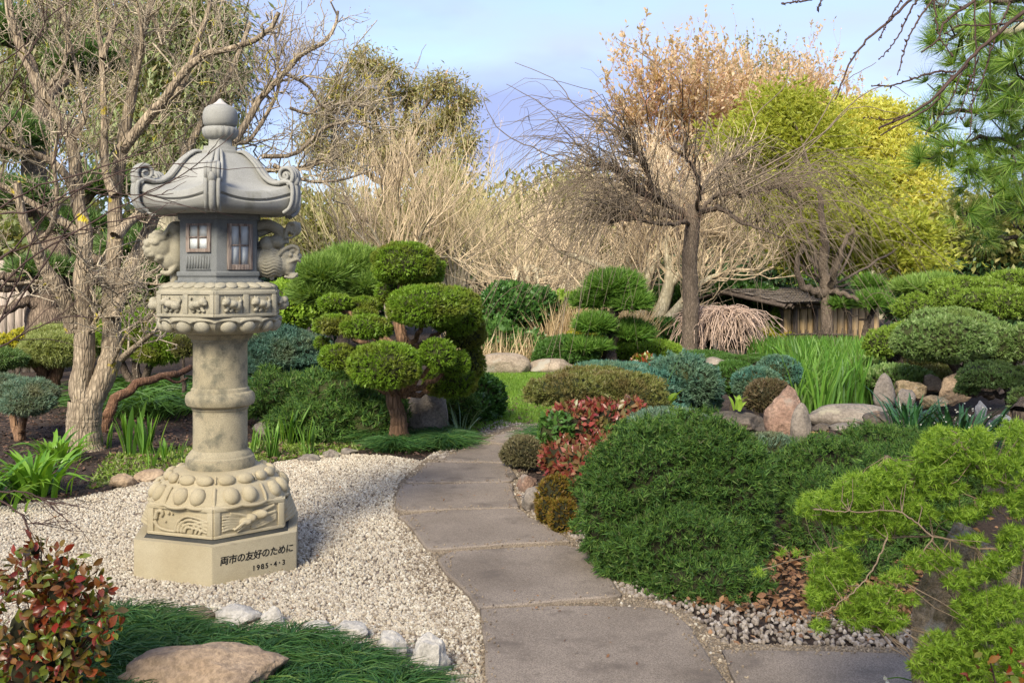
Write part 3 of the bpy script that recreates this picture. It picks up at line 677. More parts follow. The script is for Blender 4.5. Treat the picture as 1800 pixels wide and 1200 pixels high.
# firebox
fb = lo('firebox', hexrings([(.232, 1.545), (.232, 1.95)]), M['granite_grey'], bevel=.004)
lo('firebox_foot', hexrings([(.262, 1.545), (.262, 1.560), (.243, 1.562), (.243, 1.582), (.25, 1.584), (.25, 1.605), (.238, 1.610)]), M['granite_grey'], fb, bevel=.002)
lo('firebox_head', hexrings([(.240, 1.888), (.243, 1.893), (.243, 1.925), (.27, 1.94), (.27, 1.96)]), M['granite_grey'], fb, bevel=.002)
def face_box(i, R, u0, u1, z0, z1, d0, d1):
    V = np.concatenate([on_face(i, R, [u0, u1, u1, u0], [z0, z0, z1, z1], d0), on_face(i, R, [u0, u1, u1, u0], [z0, z0, z1, z1], d1)])
    return (V, [(0,3,2,1),(4,5,6,7),(0,1,5,4),(1,2,6,5),(2,3,7,6),(3,0,4,7)])
def window(i, u0, u1, z0, z1, fwu, fwz, bot):
    w = lo('window', [face_box(i, .232, u0, u0+fwu, z0, z1, -.01, .012), face_box(i, .232, u1-fwu, u1, z0, z1, -.01, .012), face_box(i, .232, u0+fwu, u1-fwu, z1-fwz, z1, -.01, .0115), face_box(i, .232, u0+fwu, u1-fwu, z0, z0+bot, -.01, .0115)], M['wood_frame'], fb, bevel=.001)
    um = (u0 + u1) / 2; zm = (z0 + bot + z1 - fwz) / 2; h = .018
    lo('glazing_bar', [face_box(i, .232, um-h, um+h, z0+bot, z1-fwz, -.004, .0095)], M['wood_frame'], w)
    lo('glazing_bar', [face_box(i, .232, u0+fwu, u1-fwu, zm-.004, zm+.004, -.004, .0085)], M['wood_frame'], w)
    for (a, b) in ((u0+fwu, um-h), (um+h, u1-fwu)):
        for (c, d) in ((z0+bot, zm-.004), (zm+.004, z1-fwz)): lo('pane', [face_box(i, .232, a, b, c, d, -.004, .003)], M['paper'], w)
window(0, .26, .88, 1.618, 1.866, .09, .012, .028)
window(5, .20, .86, 1.712, 1.866, .09, .012, .018)
window(2, .20, .80, 1.712, 1.866, .09, .012, .018)
sl = []
for i in (5, 2):
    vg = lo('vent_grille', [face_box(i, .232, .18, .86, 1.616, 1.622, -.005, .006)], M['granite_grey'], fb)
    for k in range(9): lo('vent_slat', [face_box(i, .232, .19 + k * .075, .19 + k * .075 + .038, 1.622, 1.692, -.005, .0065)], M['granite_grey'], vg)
# roof: upswept six-sided cap
NA = 144
def roofr(R, a, h): 
    m = ((a - A0 + math.pi / 6) % (math.pi / 3)) - math.pi / 6   # 0 at corners? shift so 0 at vertex
    hx = math.cos(math.pi / 6) / np.cos(np.abs(m) - math.pi / 6)
    return R * (1 - h + h * hx)
def roof_surface(prof):
    a = np.arange(NA) / NA * 2 * math.pi; V = []
    m = ((a - A0 + math.pi / 6) % (math.pi / 3)) - math.pi / 6; corner = np.clip(1 - np.abs(m) / (math.pi / 6), 0, 1) ** 2.2
    for (R, z, h, lift) in prof:
        r_ = roofr(R, a, h); V.append(np.stack([r_ * np.cos(a), r_ * np.sin(a), z + lift * corner], 1))
    V = np.concatenate(V); k = len(prof); i = np.arange(k-1)[:, None] * NA; j = np.arange(NA)[None]; j2 = (j+1) % NA
    return V, np.stack([i+j, i+j2, i+NA+j2, i+NA+j], 2).reshape(-1, 4)
rp = [(.0,2.258,.5,0),(.115,2.258,.8,0),(.15,2.248,.8,0),(.195,2.220,.8,0),(.232,2.182,.8,0),(.262,2.142,.85,0),(.290,2.106,.9,0),(.325,2.076,.95,.004),(.365,2.058,1,.018),(.41,2.038,1,.036),(.452,2.028,1,.055),
      (.458,2.022,1,.055),(.462,1.992,1,.048),(.455,1.985,1,.045),(.448,1.983,1,.045),(.449,1.978,1,.043),(.458,1.972,1,.038),(.452,1.95,1,.022),(.43,1.932,1,.01),(.38,1.922,1,0),(.30,1.918,1,0),(.2,1.93,1,0),(.0,1.93,1,0)]
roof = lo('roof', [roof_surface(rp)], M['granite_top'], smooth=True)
es = roof.modifiers.new("e", 'EDGE_SPLIT'); es.split_angle = math.radians(38)
for i in range(6):
    th = A0 + i * math.pi / 3; ca = np.array([math.cos(th), math.sin(th), 0]); ct = np.array([-math.sin(th), math.cos(th), 0]); up = np.array([0, 0, 1])
    line = [(.12,2.262),(.155,2.258),(.20,2.226),(.238,2.190),(.268,2.150),(.296,2.116),(.335,2.090),(.37,2.082),(.40,2.082)]
    parts = []
    for off, rad in ((-.030,.0125),(.030,.0125),(0,.020)):
        w = [ (.35 + .65 * min(1, (q_[0]-.1)/.15)) for q_ in line]
        parts += cord([ca * q_[0] + up * (q_[1] + .002) + ct * off * w_ for q_, w_ in zip(line, w)], rad * .6, rad, 22, 8)
    # wrap over the eave
    wrap = [(.385,2.085),(.43,2.092),(.464,2.08),(.474,2.05),(.474,2.01),(.468,1.975),(.452,1.945),(.42,1.925)]
    for off, rad in ((-.031,.0125),(.031,.0125),(0,.021)):
        parts += cord([ca * q_[0] + up * q_[1] + ct * off for q_ in wrap], rad, rad * .8, 22, 8)
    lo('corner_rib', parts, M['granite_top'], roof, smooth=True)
    # scroll curling up at the corner
    sp = []
    for tt in np.linspace(0, 1, 30):
        an = -1.25 + tt * 2 * math.pi * 1.45; rr_ = .045 * (1 - tt) + .009
        sp.append(ca * (.428 + rr_ * math.cos(an)) + up * (2.125 + rr_ * math.sin(an)))
    parts = []
    for off, rad in ((-.03, .012), (-.012, .016), (.012, .016), (.03, .012)):
        parts += cord([p + ct * off for p in sp], rad, rad * .55, 60, 8)
    V = ell((0,0,0),(1,1,1),None,2)[0]
    Rm = np.column_stack([ca, ct, up]); parts.append(ell(ca * .428 + up * 2.125, (.038, .028, .038), Rm, 3))
    parts += cord([ca * .44 + up * 2.07, ca * .474 + up * 2.085, ca * .478 + up * 2.115], .028, .016, 10, 8)
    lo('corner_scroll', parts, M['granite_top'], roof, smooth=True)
# finial
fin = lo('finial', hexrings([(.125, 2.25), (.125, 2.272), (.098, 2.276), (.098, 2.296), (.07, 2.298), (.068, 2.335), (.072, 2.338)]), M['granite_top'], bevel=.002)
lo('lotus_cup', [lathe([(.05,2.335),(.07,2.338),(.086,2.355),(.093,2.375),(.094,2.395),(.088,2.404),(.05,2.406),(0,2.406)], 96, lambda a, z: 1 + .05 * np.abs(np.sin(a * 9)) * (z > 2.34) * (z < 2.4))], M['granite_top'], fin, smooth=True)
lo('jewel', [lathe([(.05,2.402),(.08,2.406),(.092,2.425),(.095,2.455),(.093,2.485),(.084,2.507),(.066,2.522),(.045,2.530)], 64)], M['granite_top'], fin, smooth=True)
lo('jewel_tip', [lathe([(.046,2.529),(.034,2.537),(.02,2.548),(.008,2.562),(0,2.566)], 32)], M['granite_pale_tip'], fin, smooth=True)

# carved lion head on the right, haunch on the left (raised from the side faces)
def side_frame(i):
    th = A0 + (i + .5) * math.pi / 3; n = np.array([math.cos(th), math.sin(th), 0]); t = np.array([-math.sin(th), math.cos(th), 0]); return n, t
n_, t_ = side_frame(1); up = np.array([0, 0, 1])
def ST(px, py, k=1.0):
    q_ = 1 - ((px - 468) / 29.) ** 2 - ((py - 462) / 28.) ** 2
    return .101 * math.sqrt(max(.05, q_)) * k
def B(px, py, t=0.0): return n_ * (.205 + (px - 449) / 317.0) + up * (H - (py - 480) / 317.5) + t_ * t
c = [ell(B(500, 464), (.045, .058, .066)), ell(B(512, 452), (.034, .042, .026)), ell(B(506, 483), (.034, .036, .018)), ell(B(512, 401), (.036, .034, .042)), ell(B(468, 462), (.085, .098, .086)), ell(B(452, 462), (.06, .100, .084)), ell(B(488, 464), (.06, .068, .066)), ell(B(500, 462), (.05, .055, .03)), ell(B(495, 448), (.05, .058, .045)), ell(B(508, 440), (.03, .045, .022)), ell(B(500, 480), (.032, .04, .014)), ell(B(480, 475), (.05, .055, .035)),
     ell(B(519, 450), (.016, .028, .018)), ell(B(513, 485), (.014, .03, .010)), ell(B(480, 425), (.05, .07, .04)), ell(B(465, 430), (.05, .08, .05))]
for s_ in (-1, 1):
    c += cord([B(484,448,.062*s_), B(494,438,.056*s_), B(508,432,.045*s_), B(518,438,.035*s_), B(516,447,.03*s_)], .012, .009)          # brow
    c += [ell(B(505, 448, .045*s_), (.011, .012, .011)), ell(B(486, 463, .06*s_), (.010,.010,.010)), ell(B(484, 478, .055*s_), (.010,.010,.010))]
    c += cord([B(500,462,.052*s_), B(515,456,.04*s_), B(522,460,.022*s_)], .009, .008)                                                 # upper lip
    c += cord([B(494,486,.048*s_), B(508,488,.036*s_), B(517,480,.022*s_)], .009, .007)
    for k in range(9):                                                                                                               # mane
        y0 = 441 + k * 5.3
        pt_ = [(491-abs(k-4)*1.5, y0+3), (484, y0+1), (477, y0-2), (470, y0+1), (463, y0+3), (456, y0), (450, y0-2)]; c += cord([B(a_, b_, ST(a_, b_)*s_) for a_, b_ in pt_], .0062, .0058, 20)
    for (px, py) in ((456,444),(457,458),(486,482),(472,488)): c += cord([B(px+3*math.cos(a), py+3*math.sin(a), ST(px, py)*s_) for a in np.linspace(0, 5, 8)], .006, .005)
# foreleg and curled tuft above the head
c += cord([B(446,398), B(462,394), B(478,400), B(490,412), B(492,428)], .030, .034, 16, 10) + cord([B(448,412,.02), B(458,408,.02), B(470,404,.02)], .018, .016)
for k in range(6): c += cord([B(494,420,.03-.012*k), B(500,404-k*1.5,.034-.012*k), B(510-k,392,.03-.012*k), B(522-k*2,392,.028-.012*k)], .013, .009)
c += [ell(B(508, 402), (.032, .034, .034)), ell(B(518, 400), (.018, .03, .03))]
for s_ in (-1, 1):
    c += cord([B(503+9*math.cos(a)*(1-.1*a), 410+9*math.sin(a)*(1-.1*a), .032*s_) for a in np.linspace(0, 6.5, 14)], .006, .005)
solid_u('lion_head', c, M['granite_mid'], fb, .0042, 3)
n_, t_ = side_frame(4)
def B2(px, py, t=0.0): return n_ * (.20 + (311 - px) / 317.0) + up * (H - (py - 480) / 317.5) + t_ * t
rr = rs(77)
c = [ell(B2(275, 435), (.085, .085, .085)), ell(B2(292, 455), (.06, .07, .07)), ell(B2(300, 405), (.05, .06, .05)), ell(B2(305, 440), (.05, .08, .12)), ell(B2(298, 490), (.025, .04, .045))]
for k in range(46):
    d = norm(rr.randn(3)); 
    if np.dot(d, n_) < -.3: continue
    c.append(ell(B2(275, 435) + d * .078, (.026, .026, .020), None, 2))
c += cord([B2(300,395,.04), B2(288,405,.05), B2(282,420,.06)], .014, .01) + cord([B2(300,468,.04), B2(290,480,.05), B2(276,478,.05)], .018, .012)
c += cord([B2(300,395,-.04), B2(288,405,-.05), B2(282,420,-.06)], .014, .01) + cord([B2(300,468,-.04), B2(290,480,-.05), B2(276,478,-.05)], .018, .012)
solid_u('lion_haunch', c, M['granite_mid'], fb, .005, 2)

# engraved inscription
def face_text(name, txt, size, u, z, i=0, R=.482, spacing=1.0, bold=.001, shear=.0):
    cu = bpy.data.curves.new(name, 'FONT'); cu.body = txt; cu.size = size; cu.extrude = .0006; cu.bevel_depth = bold; cu.bevel_resolution = 0; cu.space_character = spacing; cu.shear = shear
    t = bpy.data.objects.new('tmp', cu); link(t); dg = bpy.context.evaluated_depsgraph_get(); me = bpy.data.meshes.new_from_object(t.evaluated_get(dg)); bpy.data.objects.remove(t)
    me.materials.clear(); me.materials.append(M['ink']); o = bpy.data.objects.new(name, me); link(o, L)
    a, uv, n, s = face_frame(i, R); p = a + uv * s * u + n * .0004 + np.array([0, 0, z])
    o.matrix_local = Matrix(((uv[0], 0, n[0], p[0]), (uv[1], 0, n[1], p[1]), (0, 1, 0, p[2]), (0, 0, 0, 1)))
    return o
face_text("inscription", "両市の友好のために", .0485, .085, .112, shear=.12, bold=.0008, spacing=.92)
face_text("date_inscription", "1985･4･3", .038, .46, .048, spacing=1.30, bold=.0008)
# ------------------------------------------------------------------ foliage and bark materials
LM = {}
LM['topiary'] = leafmat('topiary_green', [(.09,.18,.015), (.15,.27,.022), (.21,.34,.03), (.12,.22,.018)], .35, patch=(.17,.19,.03), pscale=2.5)
LM['juniper'] = leafmat('juniper_green', [(.025,.07,.016), (.05,.115,.02), (.10,.20,.03), (.03,.085,.022), (.065,.15,.022), (.14,.24,.04), (.08,.09,.04)], .25, rough=.7)
LM['blue_juniper'] = leafmat('blue_juniper', [(.06,.14,.10), (.09,.19,.14), (.13,.25,.185), (.05,.11,.08)], .25, patch=(.13,.17,.09), pscale=3)
LM['teal_juniper'] = leafmat('teal_juniper', [(.05,.14,.11), (.08,.20,.155), (.11,.26,.20), (.04,.10,.08)], .25, patch=(.10,.17,.10), pscale=3)
LM['greyblue'] = leafmat('greyblue_conifer', [(.08,.14,.10), (.12,.20,.14), (.15,.26,.18), (.16,.18,.10)], .25, patch=(.17,.18,.10), pscale=3)
LM['olive'] = leafmat('olive_bush', [(.10,.12,.025), (.16,.18,.045), (.22,.24,.07), (.12,.14,.03), (.19,.15,.06)], .25, patch=(.15,.12,.045), pscale=4)
LM['khaki'] = leafmat('khaki_bush', [(.10,.10,.045), (.18,.17,.08), (.24,.22,.12), (.12,.08,.05)], .25)
LM['golden'] = leafmat('golden_bush', [(.14,.13,.02), (.22,.17,.02), (.25,.12,.03), (.10,.12,.02)], .3)
LM['brownish'] = leafmat('brownish_bush', [(.08,.06,.03), (.13,.09,.05), (.10,.10,.04), (.15,.11,.07)], .2)
LM['camellia'] = leafmat('camellia', [(.02,.07,.014), (.04,.11,.02), (.075,.17,.03), (.03,.085,.018)], .15, rough=.42, spec=.4)
LM['shrub'] = leafmat('shrub_green', [(.04,.10,.02), (.07,.16,.03), (.10,.20,.04), (.05,.12,.03)], .3, rough=.4)
LM['lime'] = leafmat('lime_shrub', [(.18,.30,.03), (.26,.42,.05), (.34,.50,.08), (.22,.36,.04)], .45)
LM['larch'] = leafmat('larch_green', [(.13,.25,.025), (.22,.37,.035), (.33,.48,.06), (.17,.29,.025)], .42)
LM['pale_lime'] = leafmat('pale_lime_juniper', [(.20,.26,.07), (.29,.34,.11), (.36,.40,.16), (.16,.20,.05)], .35)
LM['yellow'] = leafmat('yellow_shrub', [(.38,.36,.03), (.48,.45,.05), (.30,.33,.04)], .4)
LM['nandina'] = leafmat('nandina_leaf', [(.10,.17,.015), (.24,.02,.012), (.12,.20,.02), (.17,.022,.018), (.20,.10,.03), (.09,.16,.02), (.28,.035,.02), (.15,.24,.03)], .25, rough=.35, spec=.5)
LM['nandina_red'] = leafmat('nandina_red', [(.26,.06,.05), (.20,.03,.03), (.32,.13,.09), (.14,.16,.05), (.28,.05,.04), (.10,.13,.03), (.34,.16,.10)], .25, rough=.35, spec=.5)
LM['mondo'] = leafmat('mondo_grass', [(.018,.07,.02), (.035,.11,.026), (.07,.16,.035), (.025,.085,.025), (.12,.20,.04)], .2, rough=.55, spec=.3)
LM['lily'] = leafmat('lily_leaf', [(.10,.24,.02), (.15,.32,.03), (.22,.40,.05), (.12,.27,.02)], .35, rough=.3, spec=.5)
LM['iris'] = leafmat('iris_leaf', [(.15,.30,.06), (.22,.42,.09), (.32,.50,.14), (.17,.34,.07)], .4, rough=.4)
LM['iris_dark'] = leafmat('iris_dark', [(.015,.06,.02), (.03,.10,.03), (.05,.14,.04)], .15, rough=.3, spec=.6)
LM['reed'] = leafmat('waterside_iris', [(.045,.13,.015), (.075,.19,.02), (.14,.28,.04), (.06,.15,.02), (.12,.20,.04)], .3, rough=.5)
LM['cloudpine'] = leafmat('cloud_bush', [(.09,.17,.045), (.15,.25,.07), (.22,.33,.10), (.11,.20,.05), (.28,.34,.16)], .28, patch=(.15,.22,.055), pscale=2)
LM['cloudbush'] = leafmat('cloud_bush_green', [(.09,.17,.015), (.15,.25,.025), (.21,.32,.04), (.15,.19,.035)], .3)
LM['pine'] = leafmat('pine_needles', [(.06,.15,.02), (.10,.22,.03), (.17,.30,.05), (.08,.18,.025)], .3)
LM['pine_near'] = leafmat('long_pine_needles', [(.07,.17,.025), (.15,.28,.04), (.28,.42,.07), (.10,.20,.03), (.38,.48,.12)], .35, rough=.35, spec=.5)
LM['pine_dark'] = leafmat('dark_pine_needles', [(.05,.11,.03), (.09,.17,.045), (.13,.22,.06), (.18,.24,.09)], .3)
LM['pine_light'] = leafmat('light_pine_needles', [(.12,.22,.04), (.18,.30,.06), (.26,.38,.09), (.15,.26,.05)], .35)
LM['eucalypt'] = leafmat('gum_leaves', [(.26,.27,.11), (.34,.34,.16), (.42,.35,.19), (.28,.31,.12), (.46,.31,.18)], .4)
LM['willow'] = leafmat('drooping_leaves', [(.18,.24,.09), (.26,.32,.14), (.34,.38,.20), (.30,.25,.14)], .35)
LM['rust'] = leafmat('rust_twig_leaves', [(.60,.44,.30), (.66,.52,.37), (.52,.40,.27), (.62,.53,.36)], .5)
LM['yellowgreen'] = leafmat('yellow_green_leaves', [(.27,.32,.04), (.37,.41,.055), (.32,.38,.05), (.44,.43,.08)], .5)
LM['brightyellow'] = leafmat('bright_yellow_leaves', [(.54,.55,.10), (.64,.63,.16), (.50,.54,.09), (.66,.60,.18)], .5)
LM['olive_far'] = leafmat('olive_far', [(.24,.25,.08), (.32,.32,.11), (.20,.23,.07), (.36,.31,.15)], .4)
LM['dark_far'] = leafmat('dark_far', [(.02,.05,.018), (.035,.08,.025), (.05,.10,.03)], .15)
BK = {}
BK['magnolia'] = barkmat('pale_ridged_bark', (.18,.138,.095), (.43,.352,.25), 22, .20, .8, (.50,.40,.03), lthr=.66)
BK['twig'] = barkmat('grey_brown_twig', (.24,.19,.135), (.52,.45,.33), 30, .5, .3, (.48,.42,.05), lthr=.64)
BK['oldpine'] = barkmat('old_pine_bark', (.09,.065,.05), (.24,.185,.135), 20, .2, .8)
BK['dark'] = barkmat('dark_bark', (.055,.042,.032), (.14,.11,.085), 26, .25, .8)
BK['elm'] = barkmat('grey_elm_bark', (.10,.078,.058), (.21,.165,.125), 26, .25, .8)
BK['elm_twig'] = plainmat('elm_twig', (.17,.135,.095), .7)
BK['elm_light'] = plainmat('elm_twig_light', (.22,.15,.11), .7)
BK['thuja'] = barkmat('reddish_bark', (.12,.07,.04), (.27,.165,.10), 20, .15, .8)
BK['pale'] = barkmat('pale_smooth_bark', (.36,.32,.21), (.52,.47,.34), 10, .4, .2)
BK['whitewash'] = plainmat('white_timber', (.50,.46,.40), .8)
BK['pinktwig'] = plainmat('pink_twig', (.48,.36,.28), .8)
BK['tan_twig'] = plainmat('tan_twig', (.56,.45,.30), .8)
BK['tan_twig2'] = plainmat('olive_tan_twig', (.50,.43,.24), .8)
BK['rust_twig'] = plainmat('rust_twig', (.40,.22,.14), .8)
BK['near_twig'] = plainmat('near_twig', (.085,.055,.045), .7)
BK['larch_twig'] = plainmat('larch_twig', (.24,.18,.12), .6)
BK['red_root'] = barkmat('red_brown_branch', (.12,.06,.035), (.26,.15,.09), 25, .3, .5)

def stems_to(base, tops, r0, mat, name, parent, seed, forks=4, twigs=0):
    """trunk that splits into limbs reaching each lobe of a crown"""
    r = rs(seed); pcs = []
    for t in tops:
        mid = base * .45 + t * .55 + np.array([r.uniform(-.1, .1), r.uniform(-.1, .1), -.12 * abs(t[2] - base[2])]); mid[:2] = base[:2] * .6 + t[:2] * .4
        pcs.append(limb([base, mid, t], r0, r0 * .35, 7, 12, seed, wig=.01 * 1)[0])
    return obj(name, pcs, mat, parent, smooth=True)

def bush(name, label, cat, lobes, mat, size, dens, tm, seed, cmat='core', stem=None, group=None, base=None, **kw):
    L_ = lobes_px(lobes); c = np.mean([l[0] for l in L_], axis=0); gzv = float(gz(c[1]))
    o = empty(name, (c[0], c[1], gzv), label, cat, group)
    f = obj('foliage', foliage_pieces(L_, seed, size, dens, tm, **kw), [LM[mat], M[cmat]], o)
    zmin = min(l[0][2] - l[1][2] for l in L_)
    if stem or zmin > gzv + .03:
        b = np.array([c[0], c[1], gzv - .02]) if base is None else np.array(base)
        stems_to(b, [l[0] for l in L_], stem[1] if stem else .04, BK[stem[0] if stem else 'dark'], 'trunk', o, seed)
    return o

# ------------------------------------------------------------------ rocks
RK = {}
RK['grey'] = stonemat('grey_rock', (.17,.145,.12), (.29,.25,.205), (.07,.065,.055), 45, .3, 2.2, .52, .7, .85, bdist=.02, lichen=(.30,.28,.20))
RK['tan'] = stonemat('tan_rock', (.27,.19,.12), (.40,.30,.20), (.12,.085,.06), 45, .3, 3, .52, .8, .85, bdist=.02, lichen=(.25,.18,.12))
RK['pale'] = stonemat('pale_rock', (.40,.37,.31), (.56,.53,.47), (.22,.19,.14), 60, .25, 4, .6, .8, .85, bdist=.015, lichen=(.45,.36,.22))
RK['red'] = stonemat('red_rock', (.20,.12,.085), (.34,.23,.17), (.10,.07,.055), 40, .35, 3, .5, .9, .85, bdist=.03, lichen=(.28,.24,.20))
RK['dark'] = stonemat('dark_slab', (.075,.062,.05), (.14,.115,.09), (.04,.036,.03), 40, .35, 3, .5, .7, .8, bdist=.02, lichen=(.26,.17,.10))
RK['mossy'] = stonemat('mossy_rock', (.25,.185,.11), (.40,.31,.19), (.11,.095,.045), 50, .4, 5, .48, 1.0, .9, bdist=.03, lichen=(.34,.33,.30))
RK['lawn'] = stonemat('warm_boulder', (.25,.20,.14), (.38,.31,.235), (.13,.10,.07), 40, .3, 2, .52, .8, .85, bdist=.03, lichen=(.32,.30,.24))
def rock(label, px, pyb, w, h, Y=None, mat='grey', seed=0, dep=.8, ang=0, cuts=7, top=None, noise=.16, name='rock', group=None, taper=0.0, tilt=0.0, sub=4, zb=None):
    """px,pyb: centre and foot in the photograph; w,h its size there"""
    if Y is None: Y = H * F / (pyb - HY)
    c = P(px, pyb, Y); w_, h_ = w / F * Y / 2, h / F * Y
    V, Fc = ico(sub); V = V.copy(); r = rs(seed)
    for i in range(cuts):                      # broken faces
        n = norm(r.randn(3)); d = r.uniform(.62, .9)
        s = V @ n; V = V - np.maximum(s - d, 0)[:, None] * n * .92
    V = V * (1 + noise * wob(V, seed, 1.6) + noise * .35 * wob(V, seed + 9, 5) + noise * .16 * wob(V, seed + 19, 14) + noise * .09 * wob(V, seed + 29, 34))[:, None]
    V = V / np.abs(V).max(0)
    t = (V[:, 2] + 1) / 2; V[:, 0] *= 1 - taper * t; V[:, 1] *= 1 - taper * t; V[:, 0] += tilt * t
    V[:, 2] = (V[:, 2] + .72) / 1.72
    V *= (w_, w_ * dep, h_)
    ca, sa = math.cos(ang), math.sin(ang); V[:, :2] = V[:, :2] @ np.array([[ca, sa], [-sa, ca]]) if ang else V[:, :2]
    o = bpy.data.objects.new(name, make_mesh(name, [(V, Fc)], RK[mat], True)); link(o); o.location = c + np.array([0, w_ * dep * .5, 0])
    es = o.modifiers.new('e', 'EDGE_SPLIT'); es.split_angle = math.radians(40)
    tag(o, label, 'rock', group); return o
gr = 'pale rocks edging the gravel by the mondo grass'
rock('small tan stone half buried at the left end of the rock edging', 352, 1098, 60, 28, None, 'tan', 1, group=gr)
rock('low white rock between gravel and mondo grass, left of the pointed one', 410, 1102, 92, 32, None, 'pale', 2, group=gr)
rock('small pointed white rock rising between mondo grass tufts', 473, 1106, 58, 38, None, 'pale', 3, group=gr, taper=.4)
rock('flat cream rock just behind the middle of the mondo grass', 560, 1122, 62, 30, None, 'pale', 4, group=gr)
rock('flat pinkish white rock beside the cracked tall one', 616, 1130, 66, 34, None, 'pale', 5, group=gr)
rock('tall white rock with a brown cracked right side, next to last of the edging', 684, 1172, 66, 66, None, 'pale', 6, group=gr)
rock('upright pale angular rock at the path end of the mondo grass', 755, 1196, 82, 76, None, 'pale', 17, group=gr, taper=.25, cuts=9)
rock('large flat brown boulder in front of the mondo grass at the bottom edge', 348, 1250, 300, 98, None, 'tan', 8, dep=.55, noise=.15, cuts=11, sub=5)
rock('small brown stone at the back left edge of the gravel court', 214, 858, 46, 26, None, 'tan', 9)
rock('flat brown stone beside the back left gravel edge, nearest the lantern foot', 258, 848, 60, 22, None, 'tan', 10)
rock('grey stone among the iris blades right of the lantern shaft', 470, 772, 66, 34, 10.2, 'grey', 11)
rock('small low stone at the back of the gravel, left one of a pair', 582, 806, 32, 16, None, 'grey', 12)
rock('small low stone at the back of the gravel, right one of a pair', 612, 801, 36, 14, None, 'grey', 13)
rock('long low brown stone lying along the back gravel edge', 540, 812, 44, 13, None, 'grey', 33)
rock('large rounded granite boulder behind the trunk of the cloud topiary', 752, 772, 92, 84, 9.9, 'grey', 14, cuts=3, noise=.08, dep=1)
rock('dark slim stone between topiary trunk and the rounded boulder', 722, 768, 34, 62, 10.1, 'mossy', 15)
rock('big long boulder at the far left of the lawn', 884, 659, 104, 38, 16.2, 'lawn', 16, dep=.6, cuts=4, noise=.1)
rock('second long low boulder at the back of the lawn, with a crack', 972, 657, 92, 26, 16.3, 'lawn', 27, dep=.6, cuts=4, noise=.1)
rock('small reddish stone at the path edge under the khaki bush', 926, 868, 36, 34, None, 'red', 18)
rock('rounded pale grey stone at the path edge beside the golden bush', 938, 902, 42, 46, None, 'grey', 19, cuts=3)
rock('tiny dark stone beneath the khaki bush', 900, 846, 22, 16, None, 'dark', 20)
rock('broad flat dark slab stained rust, left of the red standing rock', 1300, 768, 112, 46, 9.2, 'dark', 21, dep=.8)
rock('big reddish standing rock with a slanting top', 1384, 776, 82, 98, 8.6, 'red', 22, taper=.25, tilt=-.1, cuts=9)
rock('rounded grey standing stone in front of the red rock', 1411, 778, 46, 70, 8.3, 'grey', 23, taper=.35, cuts=2, noise=.06)
rock('long flat layered stone slab lying like a bridge', 1500, 752, 170, 42, 9.2, 'grey', 24, dep=.45, cuts=8, noise=.08)
rock('flat dark grey stone in front of the long slab', 1548, 754, 62, 30, 8.4, 'dark', 25)
rock('small smooth grey stone under the left end of the long slab', 1446, 760, 36, 16, 8.5, 'dark', 26)
rock('low bluish grey stone in front of the long slab, beside the dark juniper', 1492, 764, 66, 20, 8.3, 'grey', 35)
rock('cone shaped standing stone with a crack beside the waterside iris', 1558, 716, 48, 60, 10.2, 'grey', 28, taper=.42, cuts=3, noise=.05)
rock('dark blocky rock behind and right of the cone shaped stone', 1604, 700, 58, 34, 11.4, 'mossy', 29)
rock('small rock with pale spots wedged beside the cone shaped stone', 1594, 718, 36, 34, 10.4, 'grey', 30)
rock('yellowish brown block at the top of the rock heap', 1640, 690, 40, 32, 11.8, 'tan', 31)
rock('large tan angular boulder leaning left at the stream', 1680, 706, 66, 58, 11.2, 'tan', 32, taper=.3, tilt=.25, cuts=10)
rock('low grey rock at the foot of the leaning tan boulder', 1645, 718, 52, 24, 10.6, 'mossy', 34)
rock('white pointed rock in the stream bed behind the white flowers', 1727, 742, 30, 38, 9.6, 'pale', 36, taper=.4)
rock('flat white stone in the stream bed near the wooden post', 1764, 746, 38, 20, 9.6, 'pale', 37)
rock('grey stone below the flat white stream stone', 1752, 766, 46, 26, 9.2, 'grey', 38)
rock('round tan stone at the right edge above the post', 1790, 736, 32, 26, 10, 'tan', 39)
rock('tan boulder behind the small pink weeping tree', 1298, 617, 52, 42, 20.5, 'tan', 40, cuts=4)
rock('flat grey stones at the foot of the small pink weeping tree', 1290, 628, 40, 14, 19.5, 'grey', 41)
rock('low grey stone between the blue mounds and the elm trunk', 1258, 642, 44, 14, 17.5, 'grey', 42)
rock('tall mossy standing boulder wrapped by the spring green larch', 1718, 1300, 232, 440, 3.55, 'mossy', 43, dep=.55, taper=.28, cuts=8, noise=.09, sub=5)
rock('brown flat stone behind the larch tips', 1640, 812, 50, 28, 6.6, 'mossy', 44)

